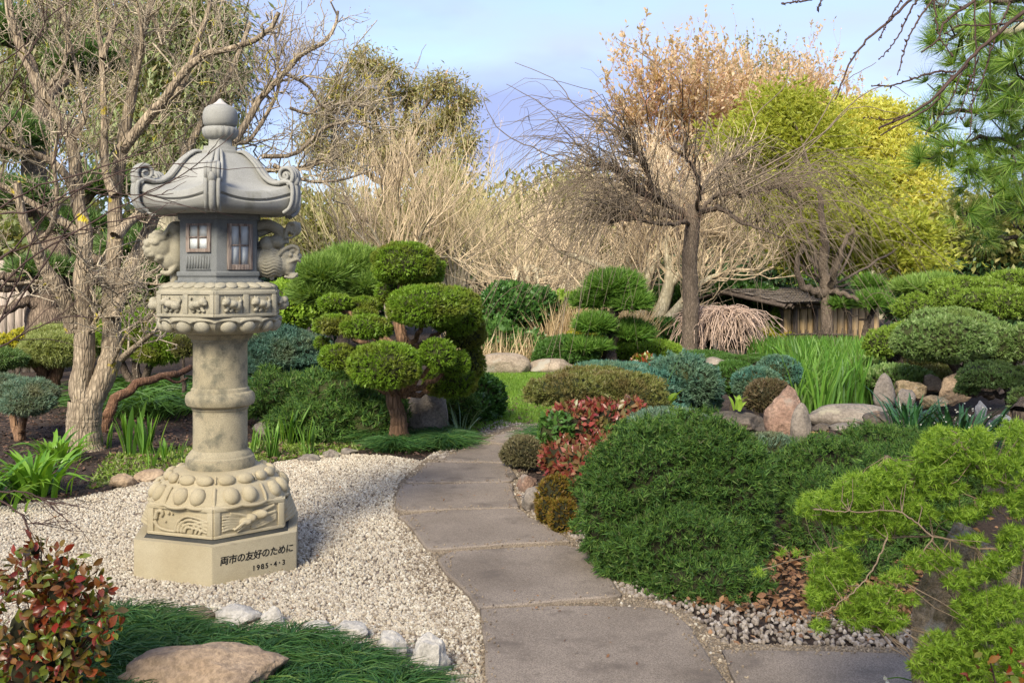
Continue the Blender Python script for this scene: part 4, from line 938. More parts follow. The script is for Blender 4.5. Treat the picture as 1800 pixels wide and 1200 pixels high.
# ------------------------------------------------------------------ big juniper and the bushes on the right of the path
bush('juniper', 'huge rounded dark green juniper bulging over the right side of the path', 'juniper',
     [(1150, 885, 122, 135, 5.7, .9), (1255, 900, 105, 150, 5.7, .85), (1085, 925, 60, 95, 5.55, .9), (1215, 985, 112, 92, 5.3, .7), (1170, 800, 84, 58, 6.1, .9), (1220, 838, 98, 108, 5.8, .9), (1288, 860, 58, 90, 6.1, .9), (1140, 985, 74, 66, 5.35, .7), (1250, 1030, 90, 52, 5.05, .6)],
     'juniper', .046, 7000, SPRAY_FINE, 101, cmat='core_brown', up=.35, jit=.6, noise=.07, depth=.2, flat=.9, core=.84, clump=.15, camp=.15, thin=.5)
bush('juniper', 'lower spreading dark juniper between the huge rounded one and the larch', 'juniper',
     [(1470, 850, 110, 78, 6.6, .8), (1560, 800, 90, 54, 7.4, .8), (1412, 842, 66, 54, 7.0, .8), (1455, 930, 72, 96, 5.8, .8), (1560, 930, 110, 130, 5.9, .8), (1500, 1010, 80, 70, 5.4, .7), (1640, 850, 80, 80, 6.6, .8)],
     'juniper', .047, 4700, SPRAY_FINE, 102, cmat='core_brown', up=.4, jit=.6, noise=.09, depth=.2, core=.82, clump=.15, camp=.15, thin=.5)
bush('juniper', 'grey green clipped dome showing behind the top of the huge juniper', 'juniper', [(1180, 775, 96, 56, 7.1)], 'greyblue', .035, 7000, SPRAY, 103)
bush('juniper', 'small grey green cushion in front of the red standing rock', 'juniper', [(1355, 785, 50, 24, 7.6)], 'greyblue', .03, 7000, SPRAY, 104)
bush('juniper', 'large blue green juniper dome beside the olive flat topped bush', 'juniper', [(1196, 678, 66, 52, 9.8), (1160, 700, 50, 45, 9.6), (1225, 700, 40, 40, 9.9)], 'teal_juniper', .05, 5200, SPRAY, 105, noise=.05, jit=.6, clump=.1, camp=.1)
bush('juniper', 'low teal juniper mound behind the olive flat topped bush', 'juniper', [(1070, 662, 66, 26, 12.5), (1110, 660, 40, 22, 12.8)], 'teal_juniper', .06, 3600, SPRAY, 106)
bush('juniper', 'clipped ball of green juniper left of the grey ball', 'juniper', [(1288, 668, 42, 34, 11.2)], 'shrub', .05, 4800, SPRAY, 107, noise=.04)
bush('juniper', 'clipped teal ball in front of the other two balls', 'juniper', [(1330, 676, 42, 32, 10.6)], 'teal_juniper', .045, 5200, SPRAY, 108, noise=.04)
bush('juniper', 'rear clipped blue ball next to the waterside iris', 'juniper', [(1368, 658, 40, 34, 11.6)], 'teal_juniper', .045, 5200, SPRAY, 109, noise=.04)
bush('bush', 'brown twiggy bush growing beside the red standing rock', 'bush', [(1344, 700, 36, 34, 9.6), (1362, 690, 24, 22, 9.6)], 'brownish', .045, 5200, TWIGGY + SPRAY, 110, cmat='core_brown')
bush('bush', 'wide flat topped olive green bush with dark bare stems beneath', 'bush',
     [(1000, 690, 76, 34, 8.4, .9), (1085, 690, 76, 40, 8.6, .9), (1040, 668, 70, 24, 9.4, .9), (1120, 712, 50, 40, 8.4, .9)], 'olive', .040, 5600, SPRAY, 111, flat=.7, noise=.1, jit=.6, clump=.09, camp=.08, stem=('dark', .05))
bush('bush', 'low khaki green bush overhanging the right edge of the path', 'bush', [(928, 797, 42, 32, 8.3), (900, 800, 20, 22, 8.3)], 'khaki', .035, 7000, SPRAY, 112, cmat='core_brown')
bush('bush', 'small golden green bush at the path edge below the red nandina', 'bush', [(975, 880, 32, 46, 6.6), (990, 910, 26, 36, 6.3), (960, 900, 18, 26, 6.5)], 'golden', .032, 6500, SPRAY, 113, cmat='core_brown')
bush('nandina', 'nandina bush of pink red and green leaves behind the huge juniper', 'nandina',
     [(1010, 760, 48, 52, 7.6), (1060, 750, 50, 46, 7.7), (1110, 730, 32, 30, 7.8), (985, 810, 34, 44, 7.3), (1020, 830, 36, 46, 7.0), (1060, 800, 40, 40, 7.2)], 'nandina_red', .055, 2600, [LEAF], 114, cmat='core_brown', noise=.14, jit=.7, flatleaf=True, depth=.3)
bush('nandina', 'dark green leafy shrub mixed in left of the red nandina', 'shrub', [(975, 762, 30, 34, 7.4)], 'shrub', .05, 2600, [LEAF], 115, noise=.14, jit=.7, flatleaf=True, depth=.3)
bush('nandina', 'small crimson leaved shrub between the blue juniper mounds', 'nandina', [(1130, 640, 22, 16, 13), (1150, 655, 16, 16, 12.6)], 'nandina', .07, 1800, [LEAF], 116, noise=.1, jit=.7, flatleaf=True)

# ------------------------------------------------------------------ cloud topiary beside the lantern
Yt = 9.4
cl = empty('cloud_topiary', P(697, 772, Yt), 'tall clipped cloud topiary of rounded bright green pads on a reddish trunk', 'topiary')
pads = [(711, 466, 61, 45, 9.5), (745, 478, 38, 34, 9.8), (690, 515, 30, 30, 9.9), (752, 540, 75, 44, 9.2), (800, 550, 50, 50, 9.6), (820, 585, 36, 44, 9.9), (590, 533, 32, 18, 9.9), (640, 537, 32, 16, 10.1),
        (588, 572, 38, 21, 9.6), (644, 577, 46, 24, 9.2), (596, 629, 38, 28, 9.3), (678, 645, 66, 50, 8.9), (770, 624, 34, 33, 9.1), (800, 640, 26, 28, 9.4), (790, 672, 50, 34, 9.7), (830, 640, 24, 36, 9.9), (566, 603, 14, 12, 9.7), (640, 555, 26, 14, 9.9)]
tops = []
for i, p in enumerate(pads):
    p = (p[0], p[1], p[2] * .93, p[3] * .90, p[4]); Lb = lobes_px([p + (.95,)]); tops.append(Lb[0][0])
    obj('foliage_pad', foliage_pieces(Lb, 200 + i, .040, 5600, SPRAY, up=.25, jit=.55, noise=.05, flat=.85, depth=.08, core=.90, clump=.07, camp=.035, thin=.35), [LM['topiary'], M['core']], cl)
base = P(702, 775, Yt); mid = P(692, 690, Yt); up_ = P(700, 560, 9.7)
pcs = [limb([base, P(700, 730, Yt), mid, P(712, 620, 9.6), up_, P(708, 490, 9.6)], .085, .04, 12, 40, 3, .004, flare=.35, knob=.05)[0]]
r = rs(12)
for t in tops:
    s0 = mid if t[2] < P(0, 600, 9.4)[2] else (P(712, 620, 9.6) if t[2] < P(0, 520, 9.5)[2] else up_)
    pcs.append(limb([s0, s0 * .5 + t * .5 + np.array([0, 0, -.06]), t], .035, .015, 7, 12, 4, .012)[0])
obj('trunk', pcs, BK['thuja'], cl, smooth=True)

# spreading dark ground juniper, blue cushion and neighbours behind the lantern
bush('juniper', 'dark spreading juniper filling the bed between lantern and cloud topiary', 'juniper', [(520, 705, 90, 52, 10.6, .8), (610, 715, 90, 62, 10.2, .8), (560, 745, 80, 40, 9.9, .7), (650, 750, 60, 40, 9.8, .7), (480, 690, 50, 40, 11, .8), (690, 740, 40, 36, 10.4, .7)],
     'juniper', .080, 2600, SPRAY_FINE, 120, up=.3, jit=.6, noise=.1, depth=.25, tang=.2, clump=.2, camp=.25, thin=.8)
bush('juniper', 'clipped blue grey juniper cushion right behind the lantern shaft', 'juniper', [(505, 625, 72, 44, 11.4), (450, 635, 30, 34, 11.6), (550, 635, 36, 34, 11.7)], 'blue_juniper', .055, 4600, SPRAY_FINE, 121, noise=.07, clump=.14, camp=.14, cmat='core_brown', stem=('dark', .06), flat=.9)
bush('camellia', 'round glossy dark green camellia at the bend of the path', 'camellia', [(848, 705, 40, 48, 11.2), (838, 725, 32, 34, 11.0)], 'camellia', .06, 2600, [LEAF], 122, flatleaf=True, noise=.08, jit=.6)
bush('juniper', 'dark feathery juniper between the boulder and the round camellia', 'juniper', [(805, 720, 34, 40, 10.6), (790, 690, 30, 36, 10.8)], 'juniper', .07, 2600, SPRAY_FINE, 123)
def mondo_patch(name, label, poly_px, n, h, seed, mat='mondo', lean=1.1, hill=.10):
    r = rs(seed); X = in_poly([G(x, y)[:2] for x, y in poly_px], n, r)
    tufts = in_poly([G(x, y)[:2] for x, y in poly_px], max(6, n // 420), r)
    T = tufts[r.randint(0, len(tufts), len(X))]; X = T + r.randn(len(X), 2) * h * .45
    out = norm(np.column_stack([(X - T) + r.randn(len(X), 2) * h * .25, np.zeros(len(X))])); N = len(X)
    Lb = h * r.uniform(.7, 1.35, N); z0 = hill * np.exp(-((X - T) ** 2).sum(1) / (h * h * .5))
    base = np.column_stack([X - out[:, :2] * h * .2, z0 * .6]); d = norm(np.column_stack([out[:, 0] * .55, out[:, 1] * .55, np.ones(N)]))
    t = np.linspace(0, 1, 4)
    Q = base[:, None] + (d * Lb[:, None])[:, None] * t[None, :, None] + (out * Lb[:, None] * .55)[:, None] * (t ** 2)[None, :, None] + (np.array([0, 0, -1]) * Lb[:, None] * .62)[:, None] * (t ** 2.2)[None, :, None]
    o = obj(name, [ribbons(Q, h * .018, r)], LM[mat]); tag(o, label, kind='stuff'); return o
def ribbons(Q, w, r, tip=True, prof=None, side=None):
    N, k, _ = Q.shape; t = norm(Q[:, -1] - Q[:, 0]); s = side if side is not None else norm(np.cross(t, r.randn(N, 3) * .5 + np.array([0, 0, .2])))
    p = np.array(prof) if prof is not None else np.array([.8, 1, 1, .7, .12])[:k] if k == 5 else np.linspace(1, .1, k) ** .6
    ww = (w * np.ones(N))[:, None] * p[None]
    A = Q - s[:, None] * ww[..., None]; B_ = Q + s[:, None] * ww[..., None]
    V = np.stack([A, B_], 2).reshape(N, 2 * k, 3); i = np.arange(k - 1) * 2
    q = np.stack([i, i + 1, i + 3, i + 2], 1); Fc = (q[None] + (np.arange(N) * 2 * k)[:, None, None]).reshape(-1, 4)
    return V.reshape(-1, 3), Fc
mondo_patch('mondo_grass', 'dark green mondo grass in tufts behind the flat boulder', [(150,1090),(170,1112),(230,1112),(290,1120),(340,1134),(430,1146),(520,1158),(600,1178),(650,1214),(720,1244),(750,1290),(500,1290),(100,1290),(100,1150)], 22000, .165, 301)
mondo_patch('mondo_grass', 'dark mondo grass under the cloud topiary trunk and boulder', [(640,775),(700,770),(790,768),(815,775),(790,800),(740,808),(690,795)], 5000, .20, 302)
mondo_patch('mondo_grass', 'dark mondo grass spilling at the foot of the khaki bush', [(945,770),(975,760),(1000,790),(960,800)], 900, .2, 303)
# ------------------------------------------------------------------ strap leaved clumps (each large blade its own object)
def blade_variants(name, n, h, w, mat, seed, droop=.35, lean=.5, k=7, fold=True):
    out = []; r = rs(seed)
    for i in range(n):
        t = np.linspace(0, 1, k); L_ = h * r.uniform(.8, 1.15); le = lean * r.uniform(.3, 1.2); dr = droop * r.uniform(.5, 1.4)
        Q = np.stack([le * L_ * t ** 1.4 + dr * L_ * t ** 3 * .5, .03 * L_ * np.sin(t * 3 + i), L_ * (t - dr * t ** 2.6)], 1)
        prof = w * np.minimum(1, .55 + t * 1.6) * np.clip((1 - t) * 2.6, 0, 1) ** .7; prof[-1] = .0005
        s = np.array([0, 1, 0.]); V = np.stack([Q - s * prof[:, None] + np.array([0, 0, .25]) * prof[:, None], Q, Q + s * prof[:, None] + np.array([0, 0, .25]) * prof[:, None]], 1).reshape(-1, 3)
        j = np.arange(k - 1) * 3; Fc = np.concatenate([np.stack([j, j + 1, j + 4, j + 3], 1), np.stack([j + 1, j + 2, j + 5, j + 4], 1)])
        out.append(make_mesh(name, [(V, Fc)], mat, True))
    return out
def clump(name, label, cat, px, py, variants, n, rad, seed, s0=.8, s1=1.15, group=None, Y=None, bname='leaf', fan=None, tiltr=.15):
    Y = Y or H * F / (py - HY); c = P(px, py, Y); o = empty(name, c, label, cat, group); r = rs(seed)
    for i in range(n):
        b = bpy.data.objects.new(bname, variants[i % len(variants)]); a = r.uniform(0, 6.28) if fan is None else (fan + (0 if r.rand() < .5 else math.pi) + r.randn() * .35)
        q = abs(r.randn()) * rad * .5
        b.location = (q * math.cos(a), q * math.sin(a), 0); b.rotation_euler = (r.randn() * tiltr, r.randn() * tiltr, a); s = r.uniform(s0, s1); b.scale = (s, s, s); link(b, o)
    return o
lilyV = blade_variants('leaf', 7, .42, .019, LM['lily'], 1, .55, .55)
clump('lily_clump', 'large clump of arching bright green strap leaves at the left edge', 'plant', 62, 872, lilyV, 110, .30, 11, .7, 1.2)
clump('lily_clump', 'arching strap leaved clump at the far left, partly out of frame', 'plant', -40, 895, lilyV, 70, .3, 12, .7, 1.15)
clump('lily_clump', 'smaller strap leaved clump between the bare tree foot and the gravel', 'plant', 100, 812, lilyV, 60, .25, 13, .6, 1.0)
irisV = blade_variants('blade', 6, .44, .032, LM['iris'], 2, .04, .22)
gi = 'young iris fans in the bed behind the gravel'
for (px, py, n, s, lab) in [(228, 800, 12, 1.0, 'tall young iris fan just right of the bare tree foot'), (258, 800, 12, .98, 'tall young iris fan second from the bare tree foot'), (287, 812, 7, .5, 'short iris fan left of the lantern shaft foot'),
     (312, 808, 5, .4, 'tiny iris fan nearest the lantern shaft on its left'), (186, 788, 6, .55, 'small iris fan touching the bare tree foot'), (268, 824, 5, .45, 'short thin iris sprout in front of the two tall fans'),
     (440, 800, 7, .6, 'leaning iris fan just right of the lantern shaft'), (480, 806, 12, .75, 'bright iris fan right of the lantern, in front of the grey stone'), (458, 792, 7, .65, 'iris fan tucked behind the bright one'),
     (508, 782, 9, .85, 'slender upright iris fan behind the bright one'), (538, 798, 9, .72, 'iris fan with a withered tip, rightmost of the bed'), (545, 806, 4, .4, 'very short iris sprout at the right end of the bed')]:
    clump('iris_fan', lab, 'iris', px, py, irisV, int(n * 1.5), .06, px, s * .75, s * 1.1, gi, bname='blade', fan=.2, tiltr=.10)
darkV = blade_variants('blade', 6, .55, .011, LM['iris_dark'], 3, .35, .5)
clump('dark_strap_plant', 'dark strap leaved plant left of the white flowers', 'plant', 1598, 772, darkV, 70, .30, 21, .6, .95, Y=7.9, bname='blade')
wf = clump('flowering_plant', 'dark strap leaved plant with tiny white flowers near the wooden post', 'plant', 1688, 800, darkV, 120, .55, 22, .7, 1.15, Y=7.9, bname='blade')
r = rs(5); FL = tmpl_tuft(6, 3, 1.4, .7); X = np.column_stack([r.randn(90) * .30, r.randn(90) * .3, r.uniform(.12, .36, 90)]) + np.array(wf.location)
M['petal'] = leafmat('white_petal', [(.7,.7,.68), (.8,.8,.78)], .3)
obj('flowers', [scatter(FL, X, frames(norm(r.randn(90, 3) * .4 + [0, -.4, 1]), r.randn(90, 3)), np.full(90, .011))], M['petal'], wf)
M['sprig'] = LM['mondo']
for (px, py, Y, n, s, lab) in [(1150, 740, 8.9, 5, 1.0, 'lone upright green blade above the blue juniper dome'),]:
    clump('iris_fan', lab, 'iris', px, 742, blade_variants('blade', 2, .75, .014, LM['shrub'], 8, .05, .22), 3, .05, 5, .8, 1.05, None, Y=Y, bname='blade', fan=0.2)
broadV = blade_variants('leaf', 4, .28, .035, LM['lime'], 9, .3, .5)
clump('broadleaf_plant', 'pale green broad leaved plant between olive bush and blue dome', 'plant', 1168, 722, broadV, 9, .05, 6, .7, 1.1, Y=8.6)
clump('broadleaf_plant', 'small pale broad leaved plant left of the brown twiggy bush', 'plant', 1300, 722, broadV, 7, .05, 7, .5, .8, Y=9.3)
clump('thin_grass', 'thin silvery grass tuft beside the round camellia', 'grass tuft', 808, 778, blade_variants('blade', 4, .45, .005, LM['blue_juniper'], 10, .2, .5), 26, .06, 8, .7, 1.1, Y=9.8, bname='blade')
# waterside iris: too many to count
r = rs(31); Xr = []
poly = [G(x, y, 0)[:2] for x, y in [(1385,735),(1400,660),(1310,628),(1330,612),(1480,612),(1530,640),(1545,680),(1535,720),(1440,738)]]
Xr = in_poly(poly, 5200, r); N = len(Xr)
Lh = r.uniform(.38, .78, N) * np.clip(1.25 - (Xr[:, 1] - 11) * .075, .45, 1); out = norm(np.column_stack([r.randn(N, 2), np.zeros(N)])); t = np.linspace(0, 1, 5)
base = np.column_stack([Xr, np.zeros(N)]); d = norm(out * .16 + [0, 0, 1])
Q = base[:, None] + (d * Lh[:, None])[:, None] * t[None, :, None] + ((out * .16 - [0, 0, .08]) * Lh[:, None] * np.where(r.rand(N) < .25, 2.4, .6)[:, None])[:, None] * (t ** 3)[None, :, None]
s = norm(np.cross(d, r.randn(N, 3)))
o = obj('waterside_iris', [ribbons(Q, .013, r, side=s)], LM['reed']); tag(o, 'dense bed of tall bright green iris leaves beside the stone slab', kind='stuff')
mondo_patch('low_grass', 'tan and green low grass between rocks and cloud clipped bushes', [(1590,690),(1600,650),(1720,640),(1760,680),(1700,690)], 2400, .22, 305, 'khaki', 1)
mondo_patch('ground_plants', 'dark low plants at the foot of the dark hedge', [(1230,640),(1400,640),(1400,620),(1230,620)], 1800, .3, 306, 'shrub', 1)
bush('ground_cover_mound', 'low pale green mound behind the rock heap', 'plant', [(1580, 668, 62, 26, 12.2), (1520, 650, 50, 22, 13.5)], 'cloudpine', .06, 2600, [LEAF] , 130)
bush('ground_cover_mound', 'pale lime cushion behind the waterside iris', 'plant', [(1535, 630, 40, 18, 15.5)], 'lime', .07, 1800, [LEAF], 131)
bush('bush', 'mid green leafy shrub at the foot of the yellow green tree', 'bush', [(1480, 618, 30, 10, 19), (1440, 622, 18, 8, 19)], 'shrub', .12, 900, [LEAF], 132)
bush('ground_cover_mound', 'mossy green bank beyond the rock heap', 'plant', [(1660, 668, 60, 26, 13.5), (1610, 640, 50, 20, 15)], 'olive', .07, 1800, SPRAY, 133)

# ------------------------------------------------------------------ cloud clipped bushes on the right
def cloud(name, label, pads, base_px, mat, seed, stem, size=.052, dens=3300, Yb=None, group=None):
    Yb = Yb or pads[0][4]; o = empty(name, P(*base_px, Yb), label, 'topiary', group); tops = []
    for i, p in enumerate(pads):
        p = (p[0], p[1], p[2] * .97, p[3] * 1.14, p[4]); Lb = lobes_px([p + (.9,)]); tops.append(Lb[0][0])
        obj('foliage_pad', foliage_pieces(Lb, seed + i, size, dens, SPRAY, up=.35, jit=.65, noise=.09, flat=.72, depth=.12, core=.88, clump=.12, camp=.08, thin=.5), [LM[mat], M['core']], o)
    b = np.array(P(*base_px, Yb)); pcs = []
    for i, t in enumerate(tops):
        pcs.append(limb([b, b * .6 + t * .4 + np.array([0, 0, .06]), t - np.array([0, 0, .05])], stem, stem * .35, 8, 14, i, .02)[0])
    obj('branches', pcs, BK['dark'], o, smooth=True); return o
cloud('cloud_bush', 'broad grey green cloud clipped pine nearest the stream rocks', [(1660, 603, 86, 42, 11.4), (1600, 598, 34, 32, 11.4), (1722, 604, 40, 34, 11.6), (1690, 570, 66, 24, 12.2), (1640, 560, 34, 16, 12.4), (1762, 612, 40, 32, 11.4), (1800, 608, 40, 32, 11.3), (1740, 590, 40, 22, 12)], (1740, 690), 'cloudpine', 400, .09, Yb=11.8)
cloud('cloud_bush', 'green clipped cloud bush rising at the back right', [(1610, 545, 38, 24, 13.8), (1626, 566, 18, 14, 13.2), (1666, 526, 30, 21, 13.8), (1720, 530, 42, 20, 13.4), (1780, 538, 52, 26, 13.2), (1700, 505, 60, 16, 14.2), (1780, 495, 46, 18, 14.4), (1740, 512, 44, 16, 14)], (1720, 640), 'cloudbush', 420, .09, Yb=13.8)
cloud('cloud_bush', 'dark green rounded clipped bush left of the grey green cloud pine', [(1552, 606, 34, 26, 12.6), (1580, 598, 26, 22, 12.8), (1610, 580, 40, 12, 13)], (1570, 650), 'cloudbush', 440, .07, Yb=12.8)
cloud('cloud_bush', 'flat grey green pad overhanging the stream on a dark bare branch', [(1738, 664, 54, 22, 8.6), (1700, 684, 22, 12, 8.7), (1792, 665, 34, 20, 8.7), (1794, 705, 22, 22, 8.0)], (1798, 720), 'cloudpine', 450, .035, size=.035, dens=6500, Yb=8.6)
post = empty('timber_post', P(1796, 800, 7.6), 'rough dark timber post at the right edge beside the white flowers', 'post')
obj('post_shaft', [limb([P(1796, 820, 7.6), P(1797, 722, 7.6)], .075, .068, 10, 8, 1, .003)[0], limb([P(1792, 725, 7.6), P(1798, 700, 7.7)], .07, .02, 8, 4)[0]], BK['dark'], post, smooth=True)

# ------------------------------------------------------------------ shrubs and small trees in the middle distance
bush('camellia', 'wide rounded dark camellia hedge with glossy leaves at the back of the lawn', 'camellia', [(905, 543, 66, 46, 20.5), (870, 550, 34, 36, 20), (945, 545, 34, 38, 20.2)], 'camellia', .11, 900, [LEAF], 140, flatleaf=True, jit=.6)
bush('camellia', 'tall dark camellia mass left of the shed roof', 'camellia', [(1290, 540, 70, 52, 23.5), (1340, 555, 44, 52, 23), (1250, 520, 40, 30, 24)], 'camellia', .12, 800, [LEAF], 141, flatleaf=True, jit=.6)
bush('shrub', 'loose green shrubs with pale flowers in front of the camellia hedge', 'shrub', [(880, 600, 36, 34, 18.3), (925, 608, 34, 26, 18), (850, 590, 22, 24, 18.6)], 'shrub', .12, 750, [LEAF], 142, noise=.15, jit=.8)
bush('shrub', 'sunny lime green shrub between the camellia hedge and the small pine', 'shrub', [(1000, 545, 46, 32, 21), (970, 560, 30, 22, 21)], 'lime', .11, 750, [LEAF], 143, noise=.14, jit=.8)
bush('shrub', 'lime green shrub mass behind the topiary and the lantern', 'shrub', [(500, 545, 46, 52, 15), (550, 530, 44, 40, 15.5), (465, 570, 34, 40, 14.6)], 'lime', .085, 1500, [LEAF], 144, noise=.12, jit=.8)
bush('juniper', 'low green mound right of the long boulders', 'juniper', [(1000, 618, 56, 28, 17), (960, 628, 24, 16, 17)], 'shrub', .08, 1900, SPRAY, 145)
bush('juniper', 'bright pale green mound at the foot of the cream trunked tree', 'juniper', [(1140, 618, 58, 22, 18.2), (1085, 618, 24, 18, 18)], 'lime', .08, 1700, SPRAY, 146)
bush('yellow_shrub', 'low yellow leaved shrub left of the small trained pine', 'shrub', [(1035, 590, 34, 16, 19.5)], 'yellow', .08, 1200, [LEAF], 147)
bush('yellow_shrub', 'golden shrub right of the small pink weeping tree', 'shrub', [(1342, 597, 22, 18, 21.5), (1385, 600, 16, 14, 21.5)], 'yellow', .09, 1100, [LEAF], 148)
bush('shrub', 'feathery yellow green plant growing before the shed corner', 'shrub', [(1372, 568, 22, 28, 22), (1382, 548, 14, 14, 22)], 'lime', .13, 500, [LEAF], 149, noise=.2, jit=.9)
bush('shrub', 'dark green low hedge left of the elm trunk', 'shrub', [(1165, 590, 36, 30, 21.5), (1240, 600, 40, 22, 20.6)], 'camellia', .09, 1000, [LEAF], 150)
bush('shrub', 'low clipped green edging in front of the small pink tree', 'shrub', [(1240, 628, 44, 12, 18.6), (1290, 634, 30, 8, 18)], 'shrub', .07, 1900, SPRAY, 151)
bush('lime_hedge', 'bright green leafy hedge behind the cream trunked tree', 'hedge', [(1200, 550, 50, 50, 25.5), (1150, 545, 30, 40, 26)], 'shrub', .14, 500, [LEAF], 152)
M['drygrass'] = leafmat('dry_grass', [(.45,.34,.19), (.55,.44,.27), (.38,.27,.15)], .3)
Xg = np.column_stack([rs(4).uniform(.6, 2.6, 1500), rs(6).uniform(19.5, 20.8, 1500)])
grass('dry_grass', Xg, 0, .95, M['drygrass'], 9, 'tan dry grass between the camellia hedge and the yellow shrub', .35, .35)
Xg = np.column_stack([rs(4).uniform(-1.2, 1.2, 500), rs(6).uniform(17.2, 17.9, 500)])
grass('dry_grass', Xg, 0, .55, M['drygrass'], 10, 'tan dry grass right behind the long boulders', .35, .35)

def pine(name, label, pads, trunk, r0, mat, seed, tuft=.16, n=90, bark='dark', tm=TUFT_S, group=None, limbs=True, cat='pine tree'):
    T0 = [P(*t) for t in trunk]; o = empty(name, T0[0], label, cat, group); r = rs(seed)
    pcs = [limb(T0, r0, r0 * .4, 9, 30, seed, .01, flare=.2, knob=.06)[0]]; tr = resample(T0, 40)
    fp = []
    for i, p in enumerate(pads):
        (c, rad), = lobes_px([p]); m = int(n * (p[2] * p[3]) ** .75 / 60)
        D = sphere_dirs(m, r); D[:, 2] = np.abs(D[:, 2]) * np.where(r.rand(m) < .3, -.6, 1); X = c + D * rad * (r.rand(m) ** .4)[:, None]
        d = norm(D * .6 + np.array([0, 0, .9]) + r.randn(m, 3) * .3); fp += scatter_multi(tm, X, frames(d, r.randn(m, 3)), tuft * r.uniform(.7, 1.2, m))
        j = np.argmin(((tr - (c - [0, 0, rad[2]])) ** 2).sum(1)); a = tr[j]
        if limbs:
            pcs.append(limb([a, (a + c) / 2 + r.randn(3) * .05, c], r0 * .38, r0 * .12, 6, 10, i, .02)[0])
            k = min(m, 26); E = X[:k]; S = c + (E - c) * .15; mid = (S + E) / 2 - np.array([0, 0, .25]) * rad[2]
            Q = np.stack([S, mid, E - d[:k] * .02], 1); pcs.append(tubes(Q, np.tile([r0 * .12, r0 * .08, r0 * .05], (len(Q), 1)), 4))
    obj('trunk', pcs, BK[bark], o, smooth=True); obj('needles', fp, LM[mat], o); return o
pine('trained_pine', 'small trained pine with three needle pads and a twisting trunk on the lawn bed', [(1080, 508, 48, 26, 17), (1045, 532, 34, 16, 17.2), (1110, 535, 30, 18, 16.8), (1045, 575, 32, 15, 16.8), (1105, 590, 40, 20, 17.2), (1030, 612, 40, 10, 16.8)],
     [(1070, 640, 17), (1072, 610, 17), (1083, 580, 17), (1078, 555, 17), (1082, 520, 17)], .12, 'pine', 501, .22, 330)
pine('trained_pine', 'small pine with a contorted pale trunk in front of the shed wall', [(1528, 503, 22, 12, 20.5), (1473, 536, 18, 8, 20.3), (1535, 534, 30, 16, 20.1)],
     [(1518, 600, 20.3), (1526, 565, 20.3), (1535, 545, 20.3), (1528, 520, 20.4)], .07, 'pine', 502, .24, 150, 'dark')
pine('trained_pine', 'fluffy light green pine behind the clipped cloud bushes', [(1615, 508, 44, 14, 17.6), (1650, 500, 26, 10, 17.6)], [(1600, 600, 19.5), (1605, 560, 19.5), (1600, 520, 19)], .12, 'pine_light', 503, .22, 260)
pine('trained_pine', 'bushy light pine rising behind the cloud topiary, right of the lantern', [(570, 490, 42, 26, 14), (620, 480, 48, 34, 14.4), (640, 510, 40, 20, 14.2), (560, 520, 40, 16, 14)], [(600, 640, 14.4), (605, 560, 14.4), (600, 490, 14.2)], .10, 'pine_light', 504, .26, 340)

# yew-like cushions and pine behind the bare tree on the left
bush('cushion_shrub', 'yellowish green drooping juniper cushion behind the bare tree trunks', 'juniper', [(105, 615, 62, 36, 12.5), (100, 590, 44, 20, 12.7), (60, 625, 30, 24, 12.4)], 'pale_lime', .07, 3000, SPRAY_FINE, 160, flat=.8, cmat='core_brown', stem=('thuja', .13))
bush('cushion_shrub', 'olive green clipped cushion between the bare tree and the lantern', 'juniper', [(240, 590, 70, 46, 12.8), (280, 610, 44, 40, 12.6), (200, 600, 34, 36, 13)], 'topiary', .06, 2800, SPRAY_FINE, 161, flat=.8, cmat='core_brown', stem=('dark', .08))
bush('juniper', 'blue green clipped juniper pads at the left edge', 'juniper', [(48, 690, 50, 26, 9.8), (50, 708, 44, 28, 9.6), (5, 680, 40, 24, 10)], 'greyblue', .05, 3600, SPRAY_FINE, 162, flat=.8, cmat='core_brown', stem=('thuja', .05))
bush('juniper', 'dark green juniper behind the left edge pads', 'juniper', [(4, 632, 40, 20, 12), (-40, 655, 50, 30, 12)], 'pine_dark', .07, 2400, SPRAY_FINE, 163, stem=('thuja', .08))
bush('yellow_shrub', 'yellow leaved shrub at the foot of the timber fence', 'shrub', [(44, 598, 28, 20, 15), (10, 605, 30, 16, 15)], 'yellow', .06, 1800, [LEAF], 164)
bush('shrub', 'brown and green small cushion just left of the lantern shaft', 'shrub', [(322, 612, 18, 22, 11.6)], 'olive', .045, 4000, SPRAY, 165, cmat='core_brown')
mondo_patch('strap_grass', 'dark strap leaves growing under the cushions left of the lantern', [(200,740),(210,700),(330,700),(335,745),(260,748)], 1500, .55, 307, 'shrub')
mondo_patch('strap_grass', 'dark strap leaves at the left foot of the blue cushion', [(440,725),(450,690),(500,690),(490,730)], 900, .5, 308, 'iris_dark')

# timber fence at the left
fe = empty('timber_fence', (-8.4, 16.5, 0), 'pale weathered vertical board fence at the far left', 'fence')
M['plank'] = barkmat('weathered_plank', (.26,.21,.17), (.42,.36,.30), 30, .06, .3)
M['plank_warm'] = barkmat('warm_plank', (.52,.35,.17), (.68,.49,.26), 14, .06, .15)
pm = make_mesh('plank', [box(0, 0, .9, .112, .022, 1.8)], M['plank'])
for k in range(24):
    b = bpy.data.objects.new('plank', pm); b.location = (-1.8 + k * .125, rs(k).uniform(-.006, .006), rs(k + 9).uniform(-.01, .01)); link(b, fe)
obj('fence_rail', [box(-8.4 - .35, 16.53, 1.4, 3.2, .04, .09)], M['plank'], fe); obj('fence_rail', [box(-8.4 - .35, 16.53, .4, 3.2, .04, .09)], M['plank'], fe)

